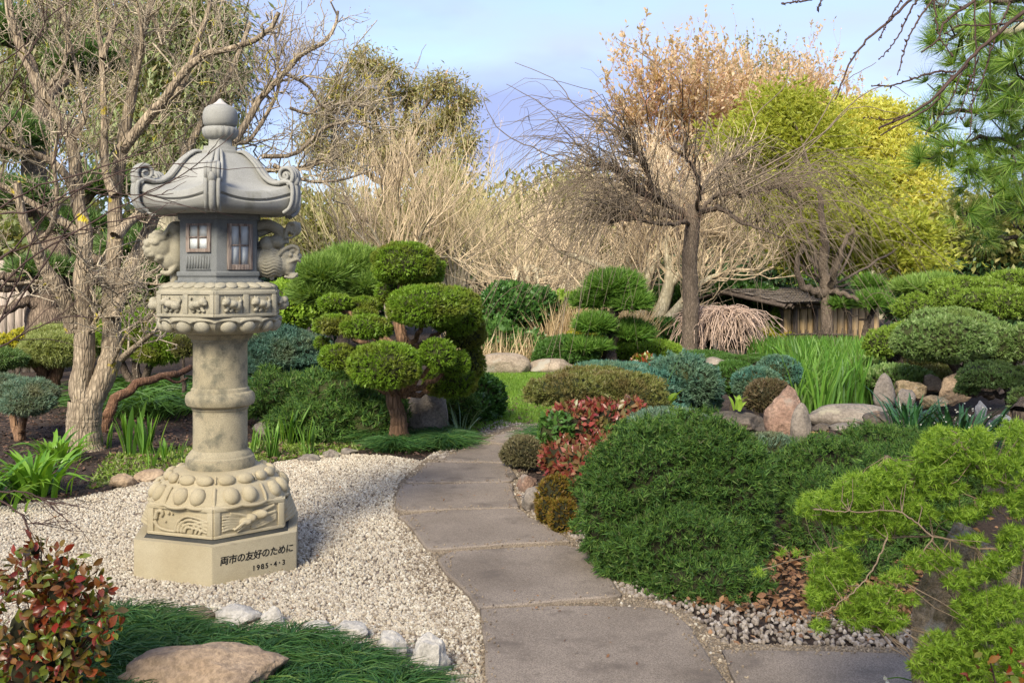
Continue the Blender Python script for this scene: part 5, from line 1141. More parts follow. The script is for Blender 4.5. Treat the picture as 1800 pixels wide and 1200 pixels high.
# ------------------------------------------------------------------ shed with shingled roof, and bamboo fence
Ys = 21.5; zs = float(gz(Ys)); S = empty('garden_shed', (8.1, Ys, zs), 'low shed with weathered shingle roof and warm vertical board walls', 'shed')
M['shingle'] = barkmat('grey_shingle', (.13,.105,.085), (.30,.26,.22), 9, .3, .4)
M['shed_frame'] = barkmat('shed_timber', (.09,.07,.055), (.20,.16,.13), 20, .1, .4)
x0, x1 = P(1378, 0, Ys)[0], P(1600, 0, Ys)[0]; zt = P(0, 541, Ys)[2]
sk = 1.8                                       # the wall runs away to the right
def SX(t): return np.array([x0 + (x1 - x0) * t, Ys + sk * t])
nb = 13
for k in range(nb):
    a, b = SX(k / nb + .004), SX((k + 1) / nb - .004); V = [(a[0], a[1], zs - .1), (b[0], b[1], zs - .1), (b[0], b[1], zt), (a[0], a[1], zt), (a[0], a[1] + .03, zs - .1), (b[0], b[1] + .03, zs - .1), (b[0], b[1] + .03, zt), (a[0], a[1] + .03, zt)]
    obj('plank', [(V, [(0,1,2,3),(5,4,7,6),(4,0,3,7),(1,5,6,2),(3,2,6,7),(4,5,1,0)])], M['plank_warm'], S)
a, b = SX(0), SX(1); V = [(a[0], a[1] + .04, zs - .1), (b[0], b[1] + .04, zs - .1), (b[0], b[1] + .04, zt), (a[0], a[1] + .04, zt), (a[0], a[1] + 2.2, zs - .1), (b[0], b[1] + 2.2, zs - .1), (b[0], b[1] + 2.2, zt), (a[0], a[1] + 2.2, zt)]
obj('wall', [(V, [(0,1,2,3),(5,4,7,6),(4,0,3,7),(1,5,6,2),(3,2,6,7)])], M['shed_frame'], S)
for t in (0.10, .305, .66, .9):
    c = SX(t); obj('wall_post', [box(c[0], c[1] - .05, (zs + zt) / 2 + .05, .09, .09, zt - zs + .3)], M['shed_frame'], S)
c = SX(.5); ang = math.atan2(sk, x1 - x0); Rz = [[math.cos(ang), -math.sin(ang), 0], [math.sin(ang), math.cos(ang), 0], [0, 0, 1]]; Lw = math.hypot(x1 - x0, sk)
obj('beam', [box(c[0], c[1] - .06, zt + .02, Lw, .12, .10, Rz)], M['shed_frame'], S)
# roof: eave in front, ridge behind; shingles laid in courses
ze, zr = P(0, 532, Ys - .6)[2], P(0, 508, Ys + 1.1)[2]
uu = np.array([math.cos(ang), math.sin(ang), 0]); vv = np.array([-math.sin(ang), math.cos(ang), 0]); e0 = np.array([x0 - .15, Ys - .62, ze]); r0_ = np.array([x0 - .15, Ys + 1.1, zr]) - uu * 0
slope = (zr - ze) / 1.72; sl = norm(vv + np.array([0, 0, slope])); nr = np.cross(uu, sl); run = 1.72 / (sl @ vv); LR = Lw + .3
deck = [e0, e0 + uu * LR, e0 + uu * LR + sl * run, e0 + sl * run]; deck = [d - nr * .03 for d in deck] + [d + nr * .0 for d in deck]
rf = obj('roof', [(deck, [(3,2,1,0),(4,5,6,7),(0,1,5,4),(1,2,6,5),(2,3,7,6),(3,0,4,7)])], M['shed_frame'], S)
back = [e0 + sl * run, e0 + uu * LR + sl * run, e0 + uu * LR + sl * run + vv * 1.7 - np.array([0, 0, .45]), e0 + sl * run + vv * 1.7 - np.array([0, 0, .45])]
obj('roof_back', [(back + [b_ - np.array([0, 0, .04]) for b_ in back], [(0,1,2,3),(7,6,5,4),(0,4,5,1),(1,5,6,2),(2,6,7,3),(3,7,4,0)])], M['shed_frame'], S)
sw = .20; ch = run / 8; V = [(0, 0, .012), (sw * .96, 0, .012), (sw * .96, ch * 1.15, .004), (0, ch * 1.15, .004), (0, 0, .034), (sw * .96, 0, .034), (sw * .96, ch * 1.15, .008), (0, ch * 1.15, .008)]
Mr = np.column_stack([uu, sl, nr]); shm = make_mesh('shingle', [(np.array(V) @ Mr.T, [(4,5,6,7),(0,1,5,4),(1,2,6,5),(3,0,4,7),(2,3,7,6)])], M['shingle'])
r = rs(88); nn = 0
for c_ in range(8):
    for k in range(int(LR / sw)):
        if nn >= 290: break
        s_ = bpy.data.objects.new('shingle', shm); p = e0 + uu * (k * sw + (c_ % 2) * sw * .5 - .05) + sl * (c_ * ch - .04) + nr * r.uniform(0, .012); s_.location = p; link(s_, rf); nn += 1
for k, off in ((0, -.02), (1, .18)):
    p = e0 - uu * .04 + uu * off; obj('barge_board', [tubes(np.stack([p - nr * .06 - sl * .1, p - nr * .06 + sl * run])[None], np.array([[.05, .05]]), 4)], M['shed_frame'], S)
for k in range(7):
    p = e0 + uu * (LR * (k + .5) / 7); obj('rafter', [tubes(np.stack([p - nr * .07 - sl * .02, p - nr * .07 + sl * run * .6])[None], np.array([[.035, .035]]), 4)], M['shed_frame'], S)
bf = empty('bamboo_fence', P(1440, 612, 19.6), 'low dark bamboo stick fence in front of the shed wall', 'fence')
for k in range(26):
    x = 1385 + k * 7.2; r = rs(k); t_ = P(x + r.uniform(-1, 3), 578 + r.uniform(-3, 4), 19.6); b_ = P(x - 3, 614, 19.6)
    obj('bamboo_stake', [tubes(np.stack([b_, t_])[None], np.array([[.010, .009]]), 5)], BK['dark'], bf)
for (a_, b_) in (((1382, 588), (1440, 587)), ((1390, 606), (1440, 593)), ((1440, 587), (1500, 589)), ((1460, 598), (1560, 600))):
    obj('bamboo_rail', [tubes(np.stack([P(*a_, 19.57), P(*b_, 19.57)])[None], np.array([[.02, .02]]), 5)], BK['dark'], bf)
obj('fence_post', [tubes(np.stack([P(1442, 612, 19.55), P(1442, 580, 19.55)])[None], np.array([[.055, .055]]), 8)], BK['dark'], bf)
# ------------------------------------------------------------------ trees
def crown_twigs(Qs, r, n1, L1, n2, L2, r1, spread=.9, up=.25, grav=0.0, k1=6, k2=4, w=None, wig=.04, lo1=.15, rtip=.25, n3=0, L3=.2):
    """two or three generations of twigs growing from limb polylines Qs (N,k,3)"""
    out = []
    p, d = pick(Qs, r, n1, lo1, 1, w); a = perp(d, r); d1 = norm(d * .55 + a * spread + [0, 0, up] )
    L = L1 * r.uniform(.5, 1.25, n1); b = np.tile([0, 0, -grav], (n1, 1)) + r.randn(n1, 3) * .12 + np.array([0, 0, up * .5])
    Q1 = shoots(p, d1, L, b, k1, wig, r); out.append(tubes(Q1, np.linspace(1, .4, k1)[None] * (r1 * r.uniform(.7, 1.3, n1))[:, None], 5))
    p, d = pick(Q1, r, n2, .15, 1); a = perp(d, r); d2 = norm(d * .7 + a * spread * .8 + [0, 0, up])
    L = L2 * r.uniform(.4, 1.3, n2); b = np.tile([0, 0, -grav], (n2, 1)) + r.randn(n2, 3) * .15 + np.array([0, 0, up * .4])
    Q2 = shoots(p, d2, L, b, k2, wig, r); out.append(tubes(Q2, np.linspace(1, rtip, k2)[None] * (r1 * .45 * r.uniform(.7, 1.3, n2))[:, None], 3))
    if n3:
        p, d = pick(Q2, r, n3, .1, 1); a = perp(d, r); d3 = norm(d * .7 + a * spread * .8 + [0, 0, up]); L = L3 * r.uniform(.4, 1.3, n3)
        Q3 = shoots(p, d3, L, np.tile([0, 0, -grav], (n3, 1)) + r.randn(n3, 3) * .15, 3, wig, r); out.append(tubes(Q3, np.linspace(1, rtip, 3)[None] * (r1 * .28), 3)); return out, Q1, Q2, Q3
    return out, Q1, Q2

# --- pale barked bare tree behind the lantern
Ym = 9.3
tr = empty('bare_tree', P(148, 790, Ym), 'old multi stemmed bare tree with pale ridged bark and yellow lichen, left of the lantern', 'tree')
def pl(pts, Y0=Ym, dy=0): return [P(x, y, Y0 + dy * i / max(1, len(pts) - 1)) for i, (x, y) in enumerate(pts)]
trunk = [limb(pl([(148, 795), (147, 750), (150, 705)]), .158, .148, 32, 60, 1, .0, flare=.45, knob=.02, rough=.055)[0],
 limb(pl([(150, 712), (140, 680), (147, 640), (148, 600), (147, 540), (143, 487), (150, 416), (137, 354), (125, 250), (75, 162), (25, 54), (10, -40)]), .108, .030, 20, 150, 2, .0, knob=.03, rough=.055)[0],
 limb(pl([(150, 712), (168, 690), (192, 640), (197, 600), (196, 540), (197, 480), (203, 416), (202, 345), (215, 260), (232, 160), (240, 90), (262, 20), (280, -60)], dy=.5), .115, .030, 20, 150, 3, .0, knob=.03, rough=.055)[0],
 limb(pl([(131, 580), (118, 540), (98, 500), (75, 465), (62, 430), (40, 380), (30, 320)], dy=-.5), .075, .03, 16, 70, 4, .002, knob=.04, rough=.055)[0],
 limb(pl([(198, 560), (215, 510), (232, 465), (262, 400), (300, 330), (330, 262), (370, 190), (412, 112), (440, 40)], dy=1.0), .075, .018, 14, 80, 5, .002, knob=.04, rough=.055)[0]]
obj('trunk', trunk, BK['magnolia'], tr, smooth=True)
limbs_px = [
 ([(215,262),(235,238),(270,195),(287,180),(317,133),(358,96),(417,83),(470,58),(490,22)], .055, -.4),
 ([(287,180),(320,150),(352,60),(366,20),(372,-30)], .04, 0), ([(202,345),(185,300),(183,208),(179,104),(167,0),(165,-40)], .045, .4), ([(179,104),(195,60),(205,30),(196,-30)], .03, .3),
 ([(137,354),(110,300),(60,270),(20,262),(-40,240)], .045, -.5), ([(125,250),(150,200),(140,140),(120,60),(128,-20)], .032, .3), ([(75,162),(110,120),(118,60),(98,-20)], .028, .2),
 ([(412,250),(440,205),(458,172),(500,129),(530,95),(563,80),(588,50),(594,20)], .040, .3), ([(232,160),(245,110),(250,60),(240,0)], .032, -.3), ([(262,20),(290,60),(320,10)], .02, 0),
 ([(203,416),(240,380),(300,350),(360,310),(412,250)], .055, .8), ([(412,250),(440,245),(480,180),(490,140),(482,60)], .028, .3),
 ([(395,300),(450,300),(510,298),(551,290),(590,278),(610,262)], .030, .4), ([(460,275),(520,270),(570,225),(620,215),(655,228)], .024, .5), ([(480,290),(540,318),(600,316),(650,300)], .022, .3),
 ([(500,129),(540,150),(570,190),(600,180),(640,190)], .02, .4), ([(510,190),(545,200),(575,180),(600,205)], .018, .4),
 ([(150,416),(110,390),(60,360),(10,330),(-40,300)], .045, -.3), ([(98,500),(60,495),(20,500),(-40,490)], .025, -.6), ([(214,630),(235,612),(262,590),(285,570)], .036, -.7), ([(195,640),(230,575),(262,560),(272,545)], .018, -.6),
 ([(140,487),(165,470),(190,462),(215,440)], .02, -.3), ([(205,505),(235,497),(280,500),(300,497)], .018, -.7), ([(147,600),(170,560),(200,520),(250,500)], .02, -.4),
 ([(40,380),(20,340),(0,330),(-40,325)], .02, -.4), ([(62,430),(90,400),(100,340),(95,280),(110,200)], .03, -.4)]
Ql = [resample(pl(p, Ym + (.5 if i == 7 or i > 10 and i < 17 else 0), dy), 12) for i, (p, r_, dy) in enumerate(limbs_px)]
lb = [tubes(q[None], (np.linspace(1, .35, 12) * r_ * (1 + .06 * rs(i).randn(12)))[None], 8) for i, (q, (p, r_, dy)) in enumerate(zip(Ql, limbs_px))]
obj('limbs', lb, BK['magnolia'], tr, smooth=True)
r = rs(61); QL = np.stack(Ql + [resample(pl([(202, 345), (215, 260), (232, 160), (240, 90), (262, 20)]), 12), resample(pl([(137, 354), (125, 250), (75, 162), (25, 54)]), 12), resample(pl([(262, 400), (300, 330), (370, 190), (412, 112)], dy=.8), 12)])
w = np.array([np.linalg.norm(np.diff(q, axis=0), axis=1).sum() for q in QL]); w /= w.sum()
tw, Q1, Q2, Q3 = crown_twigs(QL, r, 420, .62, 1700, .26, .0085, .9, .28, 0, 7, 5, w, .055, rtip=.7, n3=4200, L3=.09)
pb = np.concatenate([Q3[:, -1], Q2[:, -1]]); db = norm(np.concatenate([Q3[:, -1] - Q3[:, -2], Q2[:, -1] - Q2[:, -2]]))
BUD = T_([(0,-.3,0),(.35,.2,0),(0,.2,.35),(-.35,.2,0),(0,.2,-.35),(0,1,0)], [(0,2,1),(0,3,2),(0,4,3),(0,1,4),(5,1,2),(5,2,3),(5,3,4),(5,4,1)])
tw.append(scatter(BUD, pb, frames(db, r.randn(len(pb), 3)), .016 * r.uniform(.6, 1.3, len(pb))))
obj('twigs', tw, BK['twig'], tr)
# red brown low branch crossing behind
rb = empty('leaning_shrub_stem', P(182, 775, 10.3), 'red brown bare stem leaning right behind the bare tree', 'shrub')
obj('stem', [limb([P(182, 778, 10.3), P(186, 740, 10.3), P(205, 700, 10.4), P(250, 672, 10.6), P(300, 660, 10.8), P(335, 645, 11)], .07, .03, 8, 24, 3, .012)[0], limb([P(290, 662, 10.7), P(310, 672, 10.8), P(330, 664, 10.9)], .02, .01, 6)[0]], BK['red_root'], rb, smooth=True)

def bare_tree(name, label, stems, r0, barkm, twigm, seed, n1, L1, n2, L2, rt, base, up=.3, grav=0., spread=.7, n3=0, L3=.3, group=None, leaf=None, nleaf=0, lsize=.1, lT=None, wig=.04, cat='tree', rtip=.25):
    """stems: polylines of (px,py,Y)"""
    o = empty(name, P(*base), label, cat, group); pcs = []; Ql = []
    for i, s in enumerate(stems):
        k = s[0] if not isinstance(s[0], tuple) else 1; pts = s[1:] if not isinstance(s[0], tuple) else s
        (t, Q, R) = limb([P(*q) for q in pts], r0 * k, r0 * k * .3, 8, None, seed + i, .01 * wig, flare=.3 if k == 1 else 0, knob=.03); pcs.append(t); Ql.append(resample(Q, 10))
    obj('trunk', pcs, BK[barkm], o, smooth=True); QL = np.stack(Ql)
    w = np.array([np.linalg.norm(np.diff(q, axis=0), axis=1).sum() for q in QL]); w /= w.sum(); r = rs(seed)
    res = crown_twigs(QL, r, n1, L1, n2, L2, rt, spread, up, grav, w=w, n3=n3, L3=L3, wig=wig, lo1=.3, rtip=rtip)
    obj('twigs', res[0], BK[twigm], o)
    if leaf:
        Qs = res[-1]; p, d = pick(Qs, r, nleaf, .2, 1); dd = norm(d * .5 + r.randn(nleaf, 3) * .6 + [0, 0, up - .1 - grav])
        obj('foliage', [scatter(lT or LEAF, p, frames(dd, r.randn(nleaf, 3)), lsize * r.uniform(.6, 1.4, nleaf))], LM[leaf], o)
    return o

# --- weeping elm in the middle
Ye = 19.0
stems = [(1, (1210, 632, Ye), (1214, 540, Ye), (1213, 450, Ye), (1222, 360, Ye)),
 (.62, (1216, 395, Ye), (1200, 372, Ye), (1170, 360, Ye-.3), (1120, 335, Ye-.8), (1085, 300, Ye-1), (1030, 290, Ye-1.2)), (.5, (1216, 395, Ye), (1180, 380, Ye+.3), (1120, 372, Ye+.6), (1050, 330, Ye+1.2)),
 (.5, (1170, 360, Ye-.3), (1150, 340, Ye-.8), (1138, 300, Ye-1), (1123, 270, Ye-1.2), (1093, 232, Ye-1.2)), (.5, (1220, 390, Ye), (1250, 350, Ye-.2), (1290, 340, Ye-.5), (1350, 335, Ye-.6)),
 (.5, (1222, 380, Ye), (1265, 365, Ye-.6), (1300, 390, Ye-1), (1330, 400, Ye-1.4), (1390, 420, Ye-1.6)), (.45, (1222, 370, Ye), (1240, 320, Ye+.6), (1270, 290, Ye+1.1), (1320, 260, Ye+1.4)), (.4, (1222, 370, Ye), (1230, 330, Ye-1), (1215, 290, Ye-1.8), (1180, 260, Ye-2.2)),
 (.38, (1215, 390, Ye), (1170, 395, Ye-1), (1110, 385, Ye-1.6), (1070, 395, Ye-2.)), (.36, (1300, 345, Ye-.4), (1360, 330, Ye+.2), (1400, 350, Ye+.4))]
o = empty('weeping_elm', P(*stems[0][1]), 'bare weeping tree with a slim straight trunk and umbrella of arching dark twigs', 'tree')
pcs, Ql = [], []
for i, s in enumerate(stems):
    t, Q, R = limb([P(*q) for q in s[1:]], .155 * s[0] * (1 if i == 0 else .72), .155 * (s[0] * (.85 if i == 0 else .2)), 12 if i == 0 else 8, 26, i, .015 if i else .006, flare=.12 if i == 0 else 0, knob=.06 if i else .03); pcs.append(t)
    if i: Ql.append(resample(Q, 10))
obj('trunk', pcs, BK['elm'], o, smooth=True); QL = np.stack(Ql); r = rs(99)
def weep(n, L, bendz, rad, k=9, out=1.0, upw=.8, src=None, lo_=.2, sides=4):
    p, d = pick(QL if src is None else src, r, n, lo_, 1); c = P(1215, 380, Ye); rad_ = norm((p - c) * [1, 1, 0] + r.randn(n, 3) * [.5, .5, 0])
    d1 = norm(rad_ * out + r.randn(n, 3) * .35 + [0, 0, upw]); LL = L * r.uniform(.45, 1.35, n)
    Q = shoots(p, d1, LL, np.tile([0, 0, -bendz], (n, 1)) * r.uniform(.6, 1.4, n)[:, None] + r.randn(n, 3) * .1, k, .015, r)
    return Q, tubes(Q, np.linspace(1, .3, k)[None] * (rad * r.uniform(.6, 1.3, n))[:, None], sides)
Qa, ta = weep(200, 2.4, .85, .0085, upw=1.1, out=1.25); Qb, tb = weep(170, 3.0, 1.0, .009, upw=1.6, out=1.2); Qc, tc_ = weep(400, 1.3, 1.0, .006, src=Qa, upw=.5, k=7, sides=3); Qd, td = weep(260, .8, .7, .006, out=.7, upw=.2, k=6, lo_=.05, sides=3)
Qe, te = weep(200, 2.8, .85, .0085, upw=1.15, out=1.4, src=QL[[0, 1, 2, 7]], lo_=.35); obj('twigs', [ta, tb, tc_, te], BK['elm_twig'], o); obj('inner_twigs', [td], BK['elm_light'], o)
# a few very long shoots reaching out and up, as in the photograph
ls = [[(1100,330),(1060,230),(1010,185),(975,140),(905,110)], [(1085,300),(1020,260),(960,190),(890,148)], [(1140,300),(1170,180),(1160,120),(1080,65)], [(1200,330),(1240,230),(1246,120),(1225,95)], [(1060,320),(960,270),(880,230),(845,165)],
      [(1290,330),(1400,270),(1465,170),(1490,140),(1540,110)], [(1300,340),(1390,290),(1500,180),(1560,150),(1600,170)], [(1330,300),(1440,240),(1500,190),(1580,200)], [(1250,320),(1300,260),(1330,200),(1380,150),(1386,90)], [(1300,420),(1250,470),(1225,520)]]
obj('long_shoots', [limb([P(x, y, Ye - 1.2 - .15 * i) for x, y in q], .014, .005, 4, 22, i, .006)[0] for i, q in enumerate(ls)], BK['elm_twig'], o)

# --- small pink weeping tree on its pale stake
o = empty('weeping_tree', P(1258, 622, 19.6), 'small weeping tree with a dome of pinkish twigs on a pale stake', 'tree')
obj('trunk', [limb([P(1270, 622, 19.7), P(1268, 580, 19.7), P(1272, 545, 19.7)], .05, .04, 7)[0]], BK['pinktwig'], o, smooth=True)
obj('stake', [box(*P(1258, 583, 19.55), .09, .09, .86)], BK['whitewash'], o)
r = rs(7); n = 420; c = P(1272, 545, 19.7); p = c + r.randn(n, 3) * [.22, .22, .03]; rad_ = norm(np.column_stack([r.randn(n, 2), np.zeros(n)])); d = norm(rad_ + [0, 0, .30]); LL = r.uniform(.45, .85, n)
Q = shoots(p, d, LL, np.tile([0, 0, -1.0], (n, 1)) * r.uniform(.5, 1.5, n)[:, None], 7, .03, r); tt = [tubes(Q, np.full((n, 7), .008), 4)]
p, d = pick(Q, r, 900, .3, 1); Q = shoots(p, norm(d + r.randn(900, 3) * .6), r.uniform(.12, .3, 900), np.tile([0, 0, -.4], (900, 1)), 4, .03, r); tt.append(tubes(Q, np.full((900, 4), .006), 3))
obj('twigs', tt, BK['pinktwig'], o)

# --- cream trunked tree right of the small pine
Yc = 22.5
bare_tree('pale_tree', 'bare tree with smooth cream trunks spreading from one stump', [(1, (1135, 606, Yc), (1128, 585, Yc), (1115, 560, Yc)), (.62, (1118, 585, Yc), (1100, 560, Yc), (1070, 545, Yc), (1030, 520, Yc-.5)), (.6, (1122, 580, Yc), (1130, 520, Yc), (1140, 470, Yc), (1135, 400, Yc)), (.55, (1115, 570, Yc), (1118, 500, Yc+.5), (1100, 430, Yc+.6), (1090, 380, Yc+.6)),
  (.6, (1148, 580, Yc), (1168, 530, Yc), (1178, 480, Yc), (1172, 430, Yc), (1190, 380, Yc)), (.5, (1150, 590, Yc), (1190, 545, Yc-.3), (1230, 500, Yc-.5), (1270, 480, Yc-.6)), (.4, (1140, 480, Yc), (1160, 440, Yc), (1200, 410, Yc), (1240, 400, Yc)), (.4, (1110, 500, Yc), (1060, 470, Yc), (1010, 450, Yc), (980, 440, Yc)), (.35, (1178, 500, Yc), (1210, 470, Yc), (1260, 455, Yc+.5), (1300, 440, Yc+.8))],
  .30, 'pale', 'tan_twig', 601, 220, 1.7, 1400, .9, .022, (1135, 606, Yc), up=.35, spread=.8, n3=2200, L3=.45)
# --- fans of pale bare shrubs behind the lawn
gb = 'pale bare shrubs behind the lawn'
for i, (px, top, wd, Y, lab) in enumerate([(700, 270, 150, 25, 'tallest pale bare tree with upright twigs behind the cloud topiary'), (800, 350, 120, 27, 'pale bare shrub fanning right of the tallest one'), (930, 470, 70, 24, 'low fan of pale stems behind the camellia hedge'),
      (600, 370, 100, 27, 'pale bare shrub fanning out just right of the lantern roof'), (1000, 450, 80, 28, 'pale bare shrub between camellia hedge and cream trunked tree'), (880, 430, 100, 30, 'tan bare shrub behind the lawn in front of the olive thicket')]):
    st = []; r = rs(i + 50)
    for k in range(9):
        a = (k - 4) / 4; x1_ = px + a * wd * .8; y1_ = top + (abs(a) ** 1.6) * 120 + r.uniform(0, 60); st.append((.5 if k else 1, (px + a * 12, 560, Y + r.uniform(-.3, .3)), (px + a * wd * .25, 470, Y), (px + a * wd * .55, (470 + y1_) / 2, Y + r.uniform(-1, 1)), (x1_, y1_ + 30, Y + r.uniform(-1.5, 1.5))))
    big = 1.0 if i else 1.35
    bare_tree('bare_shrub', lab, st, .11, 'pale', 'tan_twig' if i % 2 == 0 else 'tan_twig2', 620 + i, int(90 * big), 1.7, int(420 * big), .9, .017, (px, 560, Y), up=.5, spread=.6, n3=int(900 * big), L3=.45, group=gb, wig=.03)
# --- rust coloured bare trees, upper right of centre
gx_ = 'tall rust tinted trees behind the elm'
for i, (px, top, wd, Y, lab, lf) in enumerate([(1200, 95, 95, 36, 'tallest rust tinted tree crown above the weeping elm', 'rust'), (1290, 130, 80, 38, 'rust tinted crown between the tallest one and the yellow green tree', 'rust'), (1410, 145, 60, 42, 'rust tinted crown peeping over the yellow green tree', 'rust'),
      (1330, 118, 46, 44, 'olive green tree top at the back between rust crowns', 'eucalypt')]):
    st = []; r = rs(i + 70)
    for k in range(9):
        a = (k - 4) / 4; st.append((.25 if k else .6, (px + a * 8, 520, Y), (px + a * wd * .3, 360, Y), (px + a * wd * .7, 260 + abs(a) * 30, Y + r.uniform(-1, 1)), (px + a * wd * .92, top + 24 + abs(a) ** 2 * 90 + r.uniform(0, 20), Y + r.uniform(-2, 2))))
    bare_tree('rust_tree', lab, st, .22, 'elm', 'rust_twig', 650 + i, 150, 1.9, 1300, 1.0, .018, (px, 520, Y), up=.4, spread=.7, group=gx_, leaf=lf, nleaf=15000, lsize=.15, lT=QUADLEAF)

def leafy(name, label, lobes, base, r0, barkm, mats, seed, n, size, T=LEAF, gap=.35, group=None, cat='tree', droop=0.0, extra=None, shell=.5, limbr=.35, fill=True):
    """crown of leaf clumps held by limbs"""
    b = P(*base); o = empty(name, b, label, cat, group); r = rs(seed); L_ = lobes_px(lobes); pcs = []; fork = extra if extra is not None else None
    pcs.append(limb([b, b * .5 + P(*fork) * .5 + r.randn(3) * .03, P(*fork)], r0, r0 * .8, 10, 14, seed, .01, flare=.3, knob=.03)[0]); f0 = P(*fork)
    for mi, mk in enumerate(mats):
        XX, DD = [], []
        for li, (c, rad) in enumerate(L_):
            if len(mats) > 1 and li % len(mats) != mi: continue
            nc = int(n * .85 * np.prod(rad) ** .55) // 12; C = sphere_dirs(nc, r) * (r.rand(nc) ** shell * r.uniform(.7, 1.28, nc))[:, None] * rad + c      # clump centres
            if mi == li % len(mats): pcs.append(limb([f0, f0 * .5 + c * .5 + np.array([0, 0, .12]) * (c[2] - f0[2]) + r.randn(3) * .2, c], r0 * limbr * 1.1, r0 * .14, 6, 12, 1, .02)[0])
            E = C[:max(3, nc // 4)]; pcs.append(tubes(np.stack([np.tile(c, (len(E), 1)), (c + E) / 2 + r.randn(len(E), 3) * .08 * rad.mean(), E], 1), np.tile([r0 * .14, r0 * .08, r0 * .04], (len(E), 1)), 4))
            cs = .16 * rad.mean() + .15; X = (C[:, None] + r.randn(nc, 12, 3) * [cs, cs, cs * .45]).reshape(-1, 3); XX.append(X); DD.append(norm((X - c) / rad))
        X = np.concatenate(XX); D = np.concatenate(DD); m = len(X); d = norm(D * .6 + r.randn(m, 3) * .6 + [0, 0, .15 - droop]); nr_ = np.array([0, 0, 1]) + r.randn(m, 3) * .5
        obj('foliage', [scatter(T, X, frames(d, nr_), size * r.uniform(.6, 1.4, m))], LM[mk], o)
    obj('trunk', pcs, BK[barkm], o, smooth=True); return o
FERN = tmpl_spray(5, 21, 1.1, .10, .3)
leafy('yellow_green_tree', 'spreading tree with fine yellow green foliage and a forked grey trunk before the shed', [(1390, 230, 90, 60, 25.0), (1300, 250, 60, 40, 24.5), (1470, 330, 90, 60, 24.0), (1380, 330, 70, 50, 25.5), (1540, 400, 90, 45, 23.5), (1450, 420, 80, 40, 24.0), (1590, 455, 70, 28, 23.0), (1360, 400, 50, 36, 24.5), (1380, 180, 60, 36, 25.5), (1440, 260, 60, 50, 24.5), (1600, 420, 50, 36, 23.5), (1500, 445, 60, 30, 23), (1400, 450, 44, 24, 23), (1430, 400, 60, 30, 21.6), (1505, 390, 60, 36, 21.6), (1400, 340, 50, 36, 21.8)],
      (1452, 640, 20.4), .14, 'elm', ['yellowgreen'], 701, 2600, .17, FERN, extra=(1452, 505, 20.4), limbr=.2)
leafy('bright_yellow_tree', 'sunlit bright yellow tree behind the yellow green one', [(1520, 240, 90, 60, 34), (1590, 300, 70, 60, 33), (1480, 220, 60, 46, 34.5), (1560, 210, 50, 36, 34), (1630, 370, 50, 60, 32), (1500, 330, 90, 60, 35), (1600, 400, 60, 50, 33), (1440, 320, 50, 60, 35)],
      (1540, 560, 33.5), .2, 'pale', ['brightyellow'], 702, 2600, .21, FERN, extra=(1540, 440, 33.5))
st = [(.8, (1455, 512, 20.4), (1448, 470, 20.4), (1450, 420, 20.2), (1440, 340, 20.1)), (.65, (1450, 515, 20.4), (1430, 510, 20.3), (1408, 500, 20.2), (1402, 470, 20.1), (1410, 430, 19.9)), (.5, (1456, 512, 20.4), (1480, 515, 20.1), (1510, 528, 19.9)), (.5, (1458, 508, 20.4), (1468, 480, 20.1), (1480, 440, 19.9), (1500, 400, 19.9))]
elm2 = [x for x in bpy.data.objects if x.name.startswith('yellow_green_tree')][0]
obj('main_limbs', [limb([P(*q) for q in s[1:]],   .15 * s[0], .06 * s[0], 9, 16, 1, .02, knob=.05)[0] for s in st], BK['elm'], elm2, smooth=True)
gg = 'gum trees behind the lantern and bare shrubs'
GUML = (QUADLEAF[0] * np.array([.5, 1, 1]), QUADLEAF[1])
leafy('gum_tree', 'tall gum tree with thin hanging foliage right of the lantern top', [(640, 110, 34, 30, 38), (680, 130, 30, 26, 38), (600, 160, 34, 36, 38), (570, 200, 34, 34, 38), (650, 180, 44, 34, 38), (720, 165, 34, 30, 39), (775, 150, 36, 26, 38), (815, 175, 24, 30, 38), (790, 210, 40, 34, 38), (820, 250, 22, 34, 37), (730, 230, 44, 40, 38), (660, 260, 50, 44, 38), (590, 270, 40, 40, 38), (780, 290, 40, 40, 38), (550, 250, 24, 34, 38)],
      (690, 540, 38), .35, 'elm', ['eucalypt'], 710, 3600, .20, GUML, extra=(690, 330, 38), droop=.45, group=gg)
leafy('gum_tree', 'dense drooping gum tree filling the sky behind the bare tree', [(300, 60, 90, 90, 20), (200, 80, 80, 110, 21), (350, 160, 70, 90, 20), (100, 60, 90, 110, 21), (250, 230, 110, 90, 20.5), (370, 40, 50, 60, 20), (40, 180, 90, 120, 21), (400, 120, 30, 60, 20), (330, 280, 70, 70, 20)],
      (300, 600, 20.5), .35, 'pale', ['willow'], 711, 7000, .19, GUML, extra=(300, 360, 20.5), droop=1.0, group=gg)
